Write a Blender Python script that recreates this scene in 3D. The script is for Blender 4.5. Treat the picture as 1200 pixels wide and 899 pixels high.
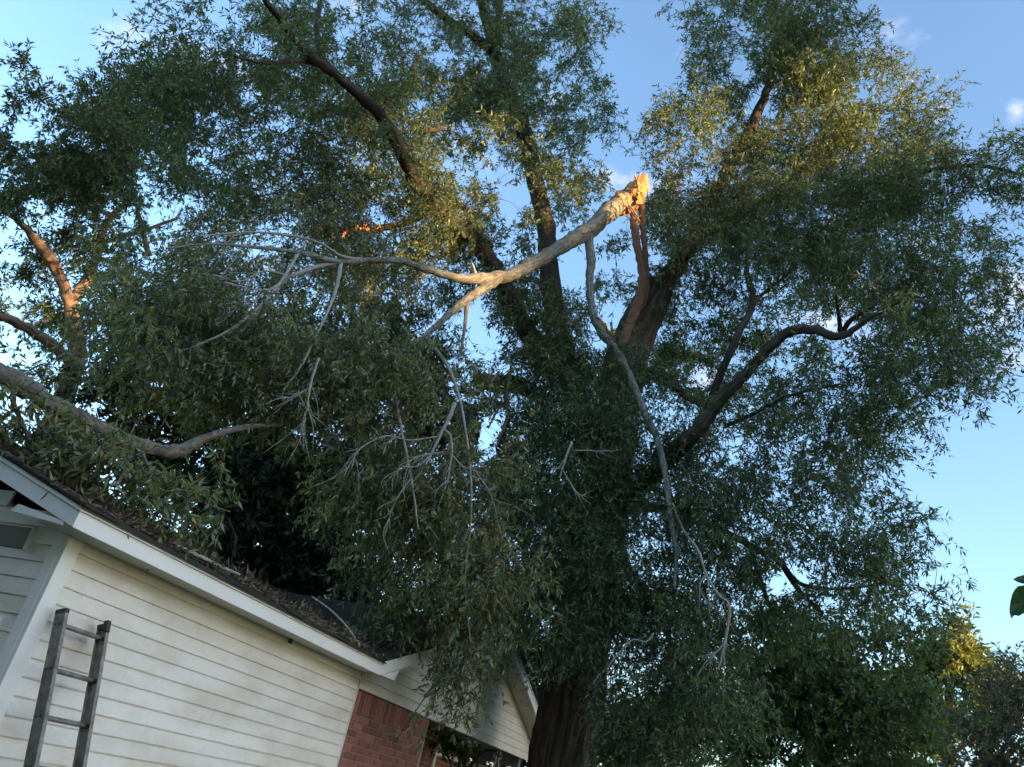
import bpy, bmesh, math
import numpy as np
from mathutils import Matrix, Vector

for _o in list(bpy.data.objects):
    bpy.data.objects.remove(_o, do_unlink=True)
scene = bpy.context.scene
COL = scene.collection
rng = np.random.default_rng(11)

# ------------------------------------------------------------------ camera
F_PX, CX, CY = 950.0, 600.0, 449.5            # pinhole of the photograph (1200 x 899)
CAM = np.array([0.0, 0.0, 1.6])


def _ray_cam(px, py):
    return np.array([(px - CX) / F_PX, -(py - CY) / F_PX, -1.0])


_X = _ray_cam(932, 1026)
_X /= np.linalg.norm(_X)
_roll = math.radians(13.0)
_d = np.array([math.sin(_roll), -math.cos(_roll)])
_t = abs(F_PX ** 2 / np.dot(_d, np.array([932 - CX, 1026 - CY])))
_Z = _ray_cam(CX + _t * _d[0], CY + _t * _d[1])
_Z /= np.linalg.norm(_Z)
_Y = np.cross(_Z, _X)
ROT = np.stack([_X, _Y, _Z])                  # world = ROT @ camera

cam_data = bpy.data.cameras.new("camera")
cam_data.sensor_width = 36.0
cam_data.sensor_fit = 'HORIZONTAL'
cam_data.lens = F_PX / 1200 * 36.0
cam_data.clip_start = 0.05
cam_data.clip_end = 3000
cam = bpy.data.objects.new("camera", cam_data)
COL.objects.link(cam)
_m = Matrix([list(ROT[0]) + [CAM[0]], list(ROT[1]) + [CAM[1]], list(ROT[2]) + [CAM[2]], [0, 0, 0, 1]])
cam.matrix_world = _m
scene.camera = cam


def ray(px, py):
    return ROT @ _ray_cam(px, py)


def pt(px, py, dist):
    """point seen at a pixel, at a horizontal distance from the camera"""
    r = ray(px, py)
    return CAM + r * dist / math.hypot(r[0], r[1])


# ------------------------------------------------------------------ light
SUN_EL, SUN_AZ = 8.0, -100.0                   # low evening sun from the right of the camera
SKY_STRENGTH = 0.15
world = bpy.data.worlds.new("World")
scene.world = world
world.use_nodes = True
wn, wl = world.node_tree.nodes, world.node_tree.links
wn.clear()
w_out = wn.new('ShaderNodeOutputWorld')
w_bg = wn.new('ShaderNodeBackground')
w_bg.inputs['Strength'].default_value = SKY_STRENGTH
sky = wn.new('ShaderNodeTexSky')
sky.sky_type = 'NISHITA'
sky.sun_disc = False
sky.sun_elevation = math.radians(SUN_EL)
sky.sun_rotation = math.radians(90 - SUN_AZ)
sky.air_density = 1.0
sky.dust_density = 1.0
sky.ozone_density = 2.2
w_tc = wn.new('ShaderNodeTexCoord')
w_map = wn.new('ShaderNodeMapping')
w_map.inputs['Scale'].default_value = (1.0, 1.0, 2.2)
wl.new(w_tc.outputs['Generated'], w_map.inputs['Vector'])
w_no = wn.new('ShaderNodeTexNoise')
w_no.inputs['Scale'].default_value = 7.0
w_no.inputs['Detail'].default_value = 7.0
w_no.inputs['Roughness'].default_value = 0.58
wl.new(w_map.outputs['Vector'], w_no.inputs['Vector'])


def wmath(op, a, b=None, clamp=False):
    n = wn.new('ShaderNodeMath')
    n.operation = op
    n.use_clamp = clamp
    for i, v in enumerate((a, b)):
        if v is None:
            continue
        if isinstance(v, (int, float)):
            n.inputs[i].default_value = v
        else:
            wl.new(v, n.inputs[i])
    return n.outputs[0]


# thin broken evening clouds over the whole sky, a few heavier puffs where the photograph has them
acc = None
for (px, py, size, amt) in [(110, 35, 0.13, 0.10), (40, 120, 0.09, 0.06), (1195, 385, 0.075, 0.20), (1180, 430, 0.05, 0.14), (1100, 135, 0.022, 0.26),
                            (1192, 132, 0.022, 0.27), (770, 40, 0.08, 0.05), (860, 330, 0.2, .10), (640, 330, .25, .05), (60, 390, .15, .12)]:
    d = ray(px, py)
    d = d / np.linalg.norm(d)
    dn = wn.new('ShaderNodeVectorMath')
    dn.operation = 'DISTANCE'
    dn.inputs[1].default_value = tuple(d)
    wl.new(w_tc.outputs['Generated'], dn.inputs[0])
    lobe = wmath('SUBTRACT', 1.0, wmath('DIVIDE', dn.outputs['Value'], size), True)
    lobe = wmath('MULTIPLY', lobe, amt)
    acc = lobe if acc is None else wmath('ADD', acc, lobe)
cl = wmath('ADD', w_no.outputs['Fac'], acc)
mr = wn.new('ShaderNodeMapRange')
mr.interpolation_type = 'SMOOTHSTEP'
mr.inputs['From Min'].default_value = 0.60
mr.inputs['From Max'].default_value = 0.92
wl.new(cl, mr.inputs['Value'])
w_gain = wn.new('ShaderNodeMix')
w_gain.data_type = 'RGBA'
w_gain.blend_type = 'MIX'
wl.new(mr.outputs['Result'], w_gain.inputs['Factor'])
wl.new(sky.outputs['Color'], w_gain.inputs['A'])
w_gain.inputs['B'].default_value = (2.1, 2.05, 2.2, 1)
wl.new(w_gain.outputs['Result'], w_bg.inputs['Color'])
wl.new(w_bg.outputs['Background'], w_out.inputs['Surface'])

sun_data = bpy.data.lights.new("sun", 'SUN')
sun_data.energy = 5.0
sun_data.angle = math.radians(0.5)
sun_data.color = (1.0, 0.64, 0.28)
sun = bpy.data.objects.new("sun", sun_data)
COL.objects.link(sun)
_az, _el = math.radians(SUN_AZ), math.radians(SUN_EL)
SUN_DIR = Vector((math.cos(_az) * math.cos(_el), math.sin(_az) * math.cos(_el), math.sin(_el)))
sun.rotation_euler = SUN_DIR.to_track_quat('Z', 'Y').to_euler()

scene.view_settings.view_transform = 'Standard'
scene.view_settings.look = 'None'
scene.view_settings.gamma = 1.0
scene.view_settings.use_curve_mapping = False
scene.view_settings.exposure = 2.2
scene.render.engine = 'CYCLES'
scene.cycles.max_bounces = 8
scene.cycles.diffuse_bounces = 4
scene.cycles.transmission_bounces = 4


# ------------------------------------------------------------------ helpers
def tag(o, label=None, cat=None, group=None, kind=None):
    if label:
        o['label'] = label
    if cat:
        o['category'] = cat
    if group:
        o['group'] = group
    if kind:
        o['kind'] = kind
    return o


def empty(name, loc=(0, 0, 0)):
    o = bpy.data.objects.new(name, None)
    o.empty_display_size = 0.2
    o.location = loc
    COL.objects.link(o)
    return o


def link(name, me, mat=None, parent=None):
    o = bpy.data.objects.new(name, me)
    if mat is not None and not me.materials:
        me.materials.append(mat)
    COL.objects.link(o)
    if parent is not None:
        o.parent = parent
        q = parent
        off = Vector((0, 0, 0))
        while q is not None:
            off += q.location
            q = q.parent
        o.location = -off           # meshes are written in world coordinates
    return o


def mesh_quads(name, v, q, smooth=False, attrs=None, vattrs=None):
    v = np.ascontiguousarray(v, dtype=np.float32)
    q = np.ascontiguousarray(q, dtype=np.int32)
    me = bpy.data.meshes.new(name)
    me.vertices.add(len(v))
    me.vertices.foreach_set('co', v.ravel())
    k = q.shape[1]
    me.loops.add(q.size)
    me.loops.foreach_set('vertex_index', q.ravel())
    me.polygons.add(len(q))
    me.polygons.foreach_set('loop_start', np.arange(0, q.size, k, dtype=np.int32))
    me.polygons.foreach_set('loop_total', np.full(len(q), k, dtype=np.int32))
    if smooth:
        me.polygons.foreach_set('use_smooth', np.ones(len(q), dtype=bool))
    for n, a in (attrs or {}).items():
        at = me.attributes.new(n, 'FLOAT', 'POINT')
        at.data.foreach_set('value', np.ascontiguousarray(a, dtype=np.float32))
    for n, a in (vattrs or {}).items():
        at = me.attributes.new(n, 'FLOAT_VECTOR', 'POINT')
        at.data.foreach_set('vector', np.ascontiguousarray(a, dtype=np.float32).ravel())
    me.update(calc_edges=True)
    return me


def mesh_py(name, v, f, smooth=False):
    me = bpy.data.meshes.new(name)
    me.from_pydata([tuple(map(float, a)) for a in v], [], f)
    if smooth:
        for p in me.polygons:
            p.use_smooth = True
    me.update()
    return me


BOXF = [(0, 3, 2, 1), (4, 5, 6, 7), (0, 1, 5, 4), (1, 2, 6, 5), (2, 3, 7, 6), (3, 0, 4, 7)]


def box_mesh(name, a, b, bevel=0.0):
    x0, y0, z0 = a
    x1, y1, z1 = b
    v = [(x0, y0, z0), (x1, y0, z0), (x1, y1, z0), (x0, y1, z0), (x0, y0, z1), (x1, y0, z1), (x1, y1, z1), (x0, y1, z1)]
    me = mesh_py(name, v, BOXF)
    if bevel:
        bm = bmesh.new()
        bm.from_mesh(me)
        bmesh.ops.bevel(bm, geom=bm.edges[:], offset=bevel, segments=1, affect='EDGES')
        bm.to_mesh(me)
        bm.free()
    return me


def prism_mesh(name, poly, d, bevel=0.0):
    """polygon (list of 3-D points) extruded by the vector d"""
    n = len(poly)
    v = [np.array(p, float) for p in poly] + [np.array(p, float) + np.array(d, float) for p in poly]
    f = [tuple(range(n))[::-1], tuple(range(n, 2 * n))] + [(i, (i + 1) % n, n + (i + 1) % n, n + i) for i in range(n)]
    me = mesh_py(name, v, f)
    bm = bmesh.new()
    bm.from_mesh(me)
    bmesh.ops.recalc_face_normals(bm, faces=bm.faces[:])
    if bevel:
        bmesh.ops.bevel(bm, geom=bm.edges[:], offset=bevel, segments=1, affect='EDGES')
    bm.to_mesh(me)
    bm.free()
    return me


def catmull(p, per=6):
    p = np.asarray(p, float)
    if len(p) < 3:
        t = np.linspace(0, 1, per + 1)[:, None]
        return p[0] * (1 - t) + p[-1] * t
    q = np.vstack([2 * p[0] - p[1], p, 2 * p[-1] - p[-2]])
    out = []
    for i in range(1, len(q) - 2):
        t = np.linspace(0, 1, per, endpoint=False)[:, None]
        a, b, c, d = q[i - 1], q[i], q[i + 1], q[i + 2]
        out.append(0.5 * ((2 * b) + (-a + c) * t + (2 * a - 5 * b + 4 * c - d) * t ** 2 + (-a + 3 * b - 3 * c + d) * t ** 3))
    out.append(p[-1:])
    return np.vstack(out)


def tube_arrays(path, rad, seg=10, ridge=0.0, wob=0.0, seed=0, cap=True, flat=1.0):
    """swept tube: vertices, quads, bark coordinates"""
    r_ = np.random.default_rng(seed)
    path = np.asarray(path, float)
    n = len(path)
    rad = np.broadcast_to(np.asarray(rad, float), (n,)).copy()
    tan = np.gradient(path, axis=0)
    tan /= np.linalg.norm(tan, axis=1)[:, None] + 1e-9
    up = np.array([0.31, 0.17, 0.93]) if abs(tan[0][2]) < 0.8 else np.array([0.93, 0.31, 0.17])
    u = np.cross(tan[0], up)
    u /= np.linalg.norm(u)
    U = []
    for i in range(n):
        u = u - tan[i] * np.dot(u, tan[i])
        u /= np.linalg.norm(u)
        U.append(u.copy())
    U = np.array(U)
    V = np.cross(tan, U)
    ang = np.linspace(0, 2 * np.pi, seg, endpoint=False)
    s = np.concatenate([[0], np.cumsum(np.linalg.norm(np.diff(path, axis=0), axis=1))])
    rr = np.repeat(rad[:, None], seg, 1)
    if wob:
        for k in (1, 2, 3):
            ph = r_.uniform(0, 6.28, 2)
            rr *= 1 + wob / k * np.sin(k * ang[None, :] + ph[0] + 1.3 * np.sin(s[:, None] * 2.1 * k + ph[1]))
        rr *= 1 + wob * 0.6 * r_.normal(size=(n, 1)).clip(-1.5, 1.5)
    if ridge:
        rr *= 1 + ridge * r_.uniform(-1, 1, (n, seg)) * 0.5 + ridge * np.repeat(r_.uniform(-1, 1, (1, seg)), n, 0) * 0.7
    P = path[:, None, :] + rr[..., None] * (np.cos(ang)[None, :, None] * U[:, None, :] + flat * np.sin(ang)[None, :, None] * V[:, None, :])
    B = np.stack([np.cos(ang)[None, :] * rad[:, None], np.sin(ang)[None, :] * rad[:, None], np.repeat(s[:, None], seg, 1)], -1)
    i = np.arange(n - 1)[:, None] * seg
    j = np.arange(seg)[None, :]
    j2 = (j + 1) % seg
    q = np.stack([i + j, i + j2, i + seg + j2, i + seg + j], -1).reshape(-1, 4)
    v = P.reshape(-1, 3)
    b = B.reshape(-1, 3)
    if cap:
        base = len(v)
        v = np.vstack([v, path[0], path[-1]])
        b = np.vstack([b, [0, 0, 0], [0, 0, s[-1]]])
        jj = np.arange(seg)
        e = (n - 1) * seg
        # degenerate-free caps: pair neighbouring segments into quads
        h = np.arange(0, seg, 2)
        q = np.vstack([q, np.stack([np.full(len(h), base), (h + 2) % seg, (h + 1) % seg, h], -1),
                       np.stack([np.full(len(h), base + 1), e + h, e + (h + 1) % seg, e + (h + 2) % seg], -1)])
    return v, q, b


class Acc:
    def __init__(self):
        self.v, self.q, self.b, self.n = [], [], [], 0

    def add(self, v, q, b=None):
        self.v.append(v)
        self.q.append(q + self.n)
        self.b.append(np.zeros_like(v) if b is None else b)
        self.n += len(v)

    def mesh(self, name, smooth=True):
        return mesh_quads(name, np.vstack(self.v), np.vstack(self.q), smooth, vattrs={'bk': np.vstack(self.b)})


# ------------------------------------------------------------------ materials
def new_mat(name):
    m = bpy.data.materials.new(name)
    m.use_nodes = True
    nt = m.node_tree
    b = nt.nodes['Principled BSDF']
    return m, nt, b


def N(nt, typ, **kw):
    n = nt.nodes.new(typ)
    for k, v in kw.items():
        if k in n.inputs:
            n.inputs[k].default_value = v
        else:
            setattr(n, k, v)
    return n


def ramp(nt, fac, stops):
    r = nt.nodes.new('ShaderNodeValToRGB')
    e = r.color_ramp.elements
    while len(e) > 1:
        e.remove(e[0])
    for i, (p, c) in enumerate(stops):
        el = e[0] if i == 0 else e.new(p)
        el.position = p
        el.color = (*c, 1)
    nt.links.new(fac, r.inputs['Fac'])
    return r.outputs['Color']


def mixc(nt, fac, a, b, mode='MIX'):
    m = nt.nodes.new('ShaderNodeMix')
    m.data_type = 'RGBA'
    m.blend_type = mode
    for s, v in (('Factor', fac), ('A', a), ('B', b)):
        if isinstance(v, (int, float)):
            m.inputs[s].default_value = v
        elif isinstance(v, tuple):
            m.inputs[s].default_value = (*v, 1)
        else:
            nt.links.new(v, m.inputs[s])
    return m.outputs['Result']


def bump(nt, b, height, strength, dist):
    n = nt.nodes.new('ShaderNodeBump')
    n.inputs['Strength'].default_value = strength
    n.inputs['Distance'].default_value = dist
    nt.links.new(height, n.inputs['Height'])
    nt.links.new(n.outputs['Normal'], b.inputs['Normal'])


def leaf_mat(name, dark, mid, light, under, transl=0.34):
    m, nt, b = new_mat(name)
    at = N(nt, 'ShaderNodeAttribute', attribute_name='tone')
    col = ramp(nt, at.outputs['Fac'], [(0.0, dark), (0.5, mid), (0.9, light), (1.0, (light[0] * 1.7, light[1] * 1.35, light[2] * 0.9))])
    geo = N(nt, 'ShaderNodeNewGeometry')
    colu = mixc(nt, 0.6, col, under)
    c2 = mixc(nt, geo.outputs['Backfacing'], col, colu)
    nt.links.new(c2, b.inputs['Base Color'])
    b.inputs['Roughness'].default_value = 0.48
    b.inputs['Specular IOR Level'].default_value = 0.35
    tr = N(nt, 'ShaderNodeBsdfTranslucent')
    tc = mixc(nt, 1.0, col, (1.5, 1.45, 0.5), 'MULTIPLY')
    nt.links.new(tc, tr.inputs['Color'])
    mx = N(nt, 'ShaderNodeMixShader')
    mx.inputs['Fac'].default_value = transl
    nt.links.new(b.outputs[0], mx.inputs[1])
    nt.links.new(tr.outputs[0], mx.inputs[2])
    nt.links.new(mx.outputs[0], nt.nodes['Material Output'].inputs['Surface'])
    return m


M = {}
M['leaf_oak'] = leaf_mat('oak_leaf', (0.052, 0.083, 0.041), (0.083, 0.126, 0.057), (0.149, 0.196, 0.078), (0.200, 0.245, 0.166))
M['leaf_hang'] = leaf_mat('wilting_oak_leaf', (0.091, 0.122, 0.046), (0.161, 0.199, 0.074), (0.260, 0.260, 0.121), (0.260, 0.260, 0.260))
M['leaf_back'] = leaf_mat('background_leaf', (0.040, 0.064, 0.034), (0.066, 0.102, 0.048), (0.116, 0.152, 0.059), (0.149, 0.175, 0.121))
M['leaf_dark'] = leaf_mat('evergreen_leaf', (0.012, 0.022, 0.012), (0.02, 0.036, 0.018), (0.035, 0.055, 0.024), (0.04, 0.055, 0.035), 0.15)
M['leaf_fresh'] = leaf_mat('fresh_leaf', (0.051, 0.085, 0.037), (0.079, 0.127, 0.053), (0.129, 0.181, 0.067), (0.144, 0.169, 0.106))
M['leaf_rust'] = leaf_mat('rusty_leaf', (0.053, 0.061, 0.039), (0.090, 0.090, 0.057), (0.150, 0.123, 0.083), (0.150, 0.145, 0.120))
M['leaf_litter'] = leaf_mat('dry_leaf', (0.05, 0.035, 0.02), (0.10, 0.07, 0.04), (0.16, 0.12, 0.07), (0.15, 0.12, 0.08), 0.1)


def bark_mat(name, dark, mid, light, patch, scale=(22, 22, 3.2), depth=0.03, patch_amt=0.5):
    m, nt, b = new_mat(name)
    at = N(nt, 'ShaderNodeAttribute', attribute_name='bk')
    mp = N(nt, 'ShaderNodeMapping')
    mp.inputs['Scale'].default_value = scale
    nt.links.new(at.outputs['Vector'], mp.inputs['Vector'])
    n1 = N(nt, 'ShaderNodeTexNoise', Scale=1.0, Detail=6.0, Roughness=0.62, Distortion=0.4)
    nt.links.new(mp.outputs['Vector'], n1.inputs['Vector'])
    tc = N(nt, 'ShaderNodeTexCoord')
    n2 = N(nt, 'ShaderNodeTexNoise', Scale=3.4, Detail=5.0, Roughness=0.6)
    nt.links.new(tc.outputs['Object'], n2.inputs['Vector'])
    col = ramp(nt, n1.outputs['Fac'], [(0.30, dark), (0.5, mid), (0.72, light)])
    pf = N(nt, 'ShaderNodeMapRange')
    pf.inputs['From Min'].default_value = 0.52
    pf.inputs['From Max'].default_value = 0.66
    pf.inputs['To Max'].default_value = patch_amt
    nt.links.new(n2.outputs['Fac'], pf.inputs['Value'])
    col = mixc(nt, pf.outputs['Result'], col, patch)
    nt.links.new(col, b.inputs['Base Color'])
    b.inputs['Roughness'].default_value = 0.9
    b.inputs['Specular IOR Level'].default_value = 0.15
    bump(nt, b, n1.outputs['Fac'], 0.9, depth)
    return m


M['bark_trunk'] = bark_mat('trunk_bark', (0.022, 0.018, 0.016), (0.085, 0.068, 0.058), (0.17, 0.145, 0.125), (0.07, 0.06, 0.05), (15, 15, 1.9), 0.08, 0.3)
M['bark_limb'] = bark_mat('limb_bark', (0.022, 0.017, 0.015), (0.055, 0.044, 0.038), (0.10, 0.085, 0.075), (0.045, 0.05, 0.03), (24, 24, 3.0), 0.025)
M['bark_pale'] = bark_mat('pale_lichen_bark', (0.07, 0.066, 0.056), (0.19, 0.182, 0.16), (0.33, 0.325, 0.29), (0.10, 0.082, 0.064), (34, 34, 9), 0.03, 0.6)
M['bark_fallen'] = bark_mat('fallen_limb_bark', (0.06, 0.05, 0.042), (0.15, 0.13, 0.11), (0.27, 0.25, 0.21), (0.16, 0.085, 0.045), (30, 30, 8), 0.02, 0.75)
M['bark_twig'] = bark_mat('twig_bark', (0.03, 0.025, 0.02), (0.06, 0.052, 0.042), (0.10, 0.09, 0.075), (0.06, 0.055, 0.045), (40, 40, 10), 0.004)
M['bark_dead'] = bark_mat('dead_twig_bark', (0.18, 0.17, 0.145), (0.30, 0.285, 0.25), (0.40, 0.385, 0.34), (0.21, 0.19, 0.165), (50, 50, 10), 0.004)
M['bark_far'] = bark_mat('far_limb_bark', (0.10, 0.06, 0.04), (0.20, 0.13, 0.09), (0.30, 0.20, 0.14), (0.14, 0.10, 0.08), (16, 16, 3), 0.03, 0.4)


def wood_mat(name, a, bcol, c, scale=(60, 60, 5), depth=0.012):
    m, nt, b = new_mat(name)
    at = N(nt, 'ShaderNodeAttribute', attribute_name='bk')
    mp = N(nt, 'ShaderNodeMapping')
    mp.inputs['Scale'].default_value = scale
    nt.links.new(at.outputs['Vector'], mp.inputs['Vector'])
    n1 = N(nt, 'ShaderNodeTexNoise', Scale=1.0, Detail=5.0, Roughness=0.65)
    nt.links.new(mp.outputs['Vector'], n1.inputs['Vector'])
    nt.links.new(ramp(nt, n1.outputs['Fac'], [(0.3, a), (0.5, bcol), (0.7, c)]), b.inputs['Base Color'])
    b.inputs['Roughness'].default_value = 0.8
    bump(nt, b, n1.outputs['Fac'], 0.8, depth)
    return m


M['wood_fresh'] = wood_mat('splintered_wood', (0.28, 0.11, 0.04), (0.50, 0.23, 0.085), (0.64, 0.36, 0.17))
M['wood_torn'] = wood_mat('torn_heartwood', (0.10, 0.05, 0.035), (0.24, 0.12, 0.08), (0.36, 0.21, 0.15))


def paint_mat(name, col, dirt, amt=0.35, rough=0.5, spots=0.25):
    m, nt, b = new_mat(name)
    tc = N(nt, 'ShaderNodeTexCoord')
    mp = N(nt, 'ShaderNodeMapping')
    mp.inputs['Scale'].default_value = (0.9, 0.9, 2.2)
    geo = N(nt, 'ShaderNodeNewGeometry')
    nt.links.new(geo.outputs['Position'], mp.inputs['Vector'])
    n1 = N(nt, 'ShaderNodeTexNoise', Scale=1.6, Detail=6.0, Roughness=0.62)
    nt.links.new(mp.outputs['Vector'], n1.inputs['Vector'])
    n2 = N(nt, 'ShaderNodeTexNoise', Scale=26.0, Detail=4.0, Roughness=0.7)
    nt.links.new(mp.outputs['Vector'], n2.inputs['Vector'])
    f1 = N(nt, 'ShaderNodeMapRange')
    f1.inputs['From Min'].default_value = 0.42
    f1.inputs['From Max'].default_value = 0.75
    f1.inputs['To Max'].default_value = amt
    nt.links.new(n1.outputs['Fac'], f1.inputs['Value'])
    f2 = N(nt, 'ShaderNodeMapRange')
    f2.inputs['From Min'].default_value = 0.58
    f2.inputs['From Max'].default_value = 0.78
    f2.inputs['To Max'].default_value = spots
    nt.links.new(n2.outputs['Fac'], f2.inputs['Value'])
    c = mixc(nt, f1.outputs['Result'], col, dirt)
    c = mixc(nt, f2.outputs['Result'], c, (dirt[0] * 0.6, dirt[1] * 0.6, dirt[2] * 0.55))
    oi = N(nt, 'ShaderNodeObjectInfo')
    vr = N(nt, 'ShaderNodeMapRange')
    vr.inputs['To Min'].default_value = 0.93
    vr.inputs['To Max'].default_value = 1.0
    nt.links.new(oi.outputs['Random'], vr.inputs['Value'])
    hs = N(nt, 'ShaderNodeHueSaturation')
    nt.links.new(vr.outputs['Result'], hs.inputs['Value'])
    nt.links.new(c, hs.inputs['Color'])
    nt.links.new(hs.outputs['Color'], b.inputs['Base Color'])
    b.inputs['Roughness'].default_value = rough
    bump(nt, b, n2.outputs['Fac'], 0.12, 0.003)
    return m


M['siding'] = paint_mat('vinyl_siding', (0.80, 0.745, 0.685), (0.50, 0.41, 0.30), 0.75, 0.5, 0.45)
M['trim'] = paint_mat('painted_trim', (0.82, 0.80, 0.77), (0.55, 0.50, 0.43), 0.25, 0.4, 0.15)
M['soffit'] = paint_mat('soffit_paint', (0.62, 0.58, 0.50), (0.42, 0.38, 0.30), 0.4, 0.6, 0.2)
M['vent'] = paint_mat('brown_panel_paint', (0.13, 0.115, 0.095), (0.08, 0.07, 0.055), 0.4, 0.6)
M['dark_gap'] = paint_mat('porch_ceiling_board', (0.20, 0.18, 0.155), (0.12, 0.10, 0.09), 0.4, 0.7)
M['beam_blue'] = paint_mat('bluish_beam_paint', (0.22, 0.25, 0.31), (0.13, 0.14, 0.17), 0.4, 0.6)


def simple_noise_mat(name, stops, scale, rough=0.8, bstr=0.4, bdist=0.01, metal=0.0, obj=True):
    m, nt, b = new_mat(name)
    tc = N(nt, 'ShaderNodeTexCoord')
    n1 = N(nt, 'ShaderNodeTexNoise', Scale=scale, Detail=6.0, Roughness=0.65)
    nt.links.new(tc.outputs['Object'], n1.inputs['Vector'])
    nt.links.new(ramp(nt, n1.outputs['Fac'], stops), b.inputs['Base Color'])
    b.inputs['Roughness'].default_value = rough
    b.inputs['Metallic'].default_value = metal
    bump(nt, b, n1.outputs['Fac'], bstr, bdist)
    return m


M['mortar'] = simple_noise_mat('mortar', [(0.3, (0.26, 0.20, 0.17)), (0.7, (0.42, 0.35, 0.31))], 40, 0.95)
M['grass'] = simple_noise_mat('lawn', [(0.3, (0.05, 0.07, 0.025)), (0.5, (0.08, 0.10, 0.04)), (0.75, (0.14, 0.13, 0.07))], 3.0, 0.95, 0.6, 0.05)
M['aluminium'] = simple_noise_mat('weathered_aluminium', [(0.3, (0.10, 0.085, 0.07)), (0.5, (0.22, 0.195, 0.17)), (0.75, (0.36, 0.33, 0.29))], 14, 0.55, 0.2, 0.002, 0.3)
M['rivet'] = simple_noise_mat('dark_rivet', [(0.3, (0.03, 0.028, 0.025)), (0.7, (0.08, 0.07, 0.06))], 40, 0.6, 0.2, 0.002, 0.4)
M['iron'] = simple_noise_mat('painted_iron', [(0.3, (0.20, 0.18, 0.155)), (0.7, (0.36, 0.33, 0.29))], 40, 0.6, 0.2, 0.002)
M['glass'], _nt, _b = new_mat('window_glass')
_b.inputs['Base Color'].default_value = (0.02, 0.025, 0.03, 1)
_b.inputs['Roughness'].default_value = 0.06
M['wire'] = simple_noise_mat('cable_sheath', [(0.3, (0.30, 0.30, 0.30)), (0.7, (0.45, 0.45, 0.45))], 20, 0.6)

# brick with per-brick tone
M['brick'], nt, b = new_mat('red_brick')
tc = N(nt, 'ShaderNodeTexCoord')
oi = N(nt, 'ShaderNodeObjectInfo')
n1 = N(nt, 'ShaderNodeTexNoise', Scale=30.0, Detail=5.0, Roughness=0.7)
geo = N(nt, 'ShaderNodeNewGeometry')
nt.links.new(geo.outputs['Position'], n1.inputs['Vector'])
c1 = ramp(nt, oi.outputs['Random'], [(0.0, (0.19, 0.068, 0.05)), (0.4, (0.29, 0.108, 0.08)), (0.8, (0.37, 0.15, 0.11)), (1.0, (0.24, 0.11, 0.09))])
c2 = mixc(nt, n1.outputs['Fac'], (0.55, 0.5, 0.5), (1.3, 1.3, 1.3))
nt.links.new(mixc(nt, 1.0, c1, c2, 'MULTIPLY'), b.inputs['Base Color'])
b.inputs['Roughness'].default_value = 0.9
bump(nt, b, n1.outputs['Fac'], 0.5, 0.004)

# brick pattern for the far wall deep in the porch
M['brick_far'], nt, b = new_mat('porch_brick')
bt = N(nt, 'ShaderNodeTexBrick', Scale=1.0)
bt.inputs['Brick Width'].default_value = 0.26
bt.inputs['Row Height'].default_value = 0.077
bt.inputs['Mortar Size'].default_value = 0.006
bt.inputs['Color1'].default_value = (0.22, 0.08, 0.065, 1)
bt.inputs['Color2'].default_value = (0.29, 0.11, 0.09, 1)
bt.inputs['Mortar'].default_value = (0.33, 0.27, 0.24, 1)
tc = N(nt, 'ShaderNodeTexCoord')
mp = N(nt, 'ShaderNodeMapping')
mp.inputs['Rotation'].default_value = (math.pi / 2, 0, 0)
nt.links.new(tc.outputs['Object'], mp.inputs['Vector'])
nt.links.new(mp.outputs['Vector'], bt.inputs['Vector'])
nt.links.new(bt.outputs['Color'], b.inputs['Base Color'])
b.inputs['Roughness'].default_value = 0.9

# asphalt shingle
M['shingle'], nt, b = new_mat('asphalt_shingle')
tc = N(nt, 'ShaderNodeTexCoord')
n1 = N(nt, 'ShaderNodeTexNoise', Scale=180.0, Detail=3.0)
n2 = N(nt, 'ShaderNodeTexNoise', Scale=4.0, Detail=4.0)
geo = N(nt, 'ShaderNodeNewGeometry')
oi = N(nt, 'ShaderNodeObjectInfo')
nt.links.new(geo.outputs['Position'], n1.inputs['Vector'])
nt.links.new(geo.outputs['Position'], n2.inputs['Vector'])
c1 = ramp(nt, n1.outputs['Fac'], [(0.3, (0.022, 0.019, 0.017)), (0.7, (0.075, 0.066, 0.058))])
b.inputs['Specular IOR Level'].default_value = 0.12
c2 = mixc(nt, n2.outputs['Fac'], (0.6, 0.6, 0.6), (1.3, 1.25, 1.2))
nt.links.new(mixc(nt, 1.0, c1, c2, 'MULTIPLY'), b.inputs['Base Color'])
b.inputs['Roughness'].default_value = 0.95
bump(nt, b, n1.outputs['Fac'], 0.5, 0.004)

# ------------------------------------------------------------------ ground
me = mesh_py('lawn', [(-1500, -1500, 0), (1500, -1500, 0), (1500, 1500, 0), (-1500, 1500, 0)], [(0, 1, 2, 3)])
tag(link('lawn', me, M['grass']), kind='structure')

# ------------------------------------------------------------------ house
WX, WY = 4.211, 4.734          # near corner of the walls
ZS = 2.62                      # soffit
YF, XF = 4.413, 3.905          # eave fascia plane, rake board plane
BX0, BX1 = 8.762, 11.03        # brick panel
GX0, GPX, GPZ, GX1 = 8.60, 12.5, 4.10, 16.4     # cross gable: left eave, peak, right eave (top of rake)
PITCH = 0.32
GP = (GPZ - 2.735) / (GPX - GX0)
HX1, HY1 = 16.05, 14.0         # far ends of the house
RIDGE_Y = (WY + HY1) / 2

house = empty('house', (WX, WY, 0))
tag(house, 'white vinyl sided house with a red brick panel and a front gable porch', 'house')

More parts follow.
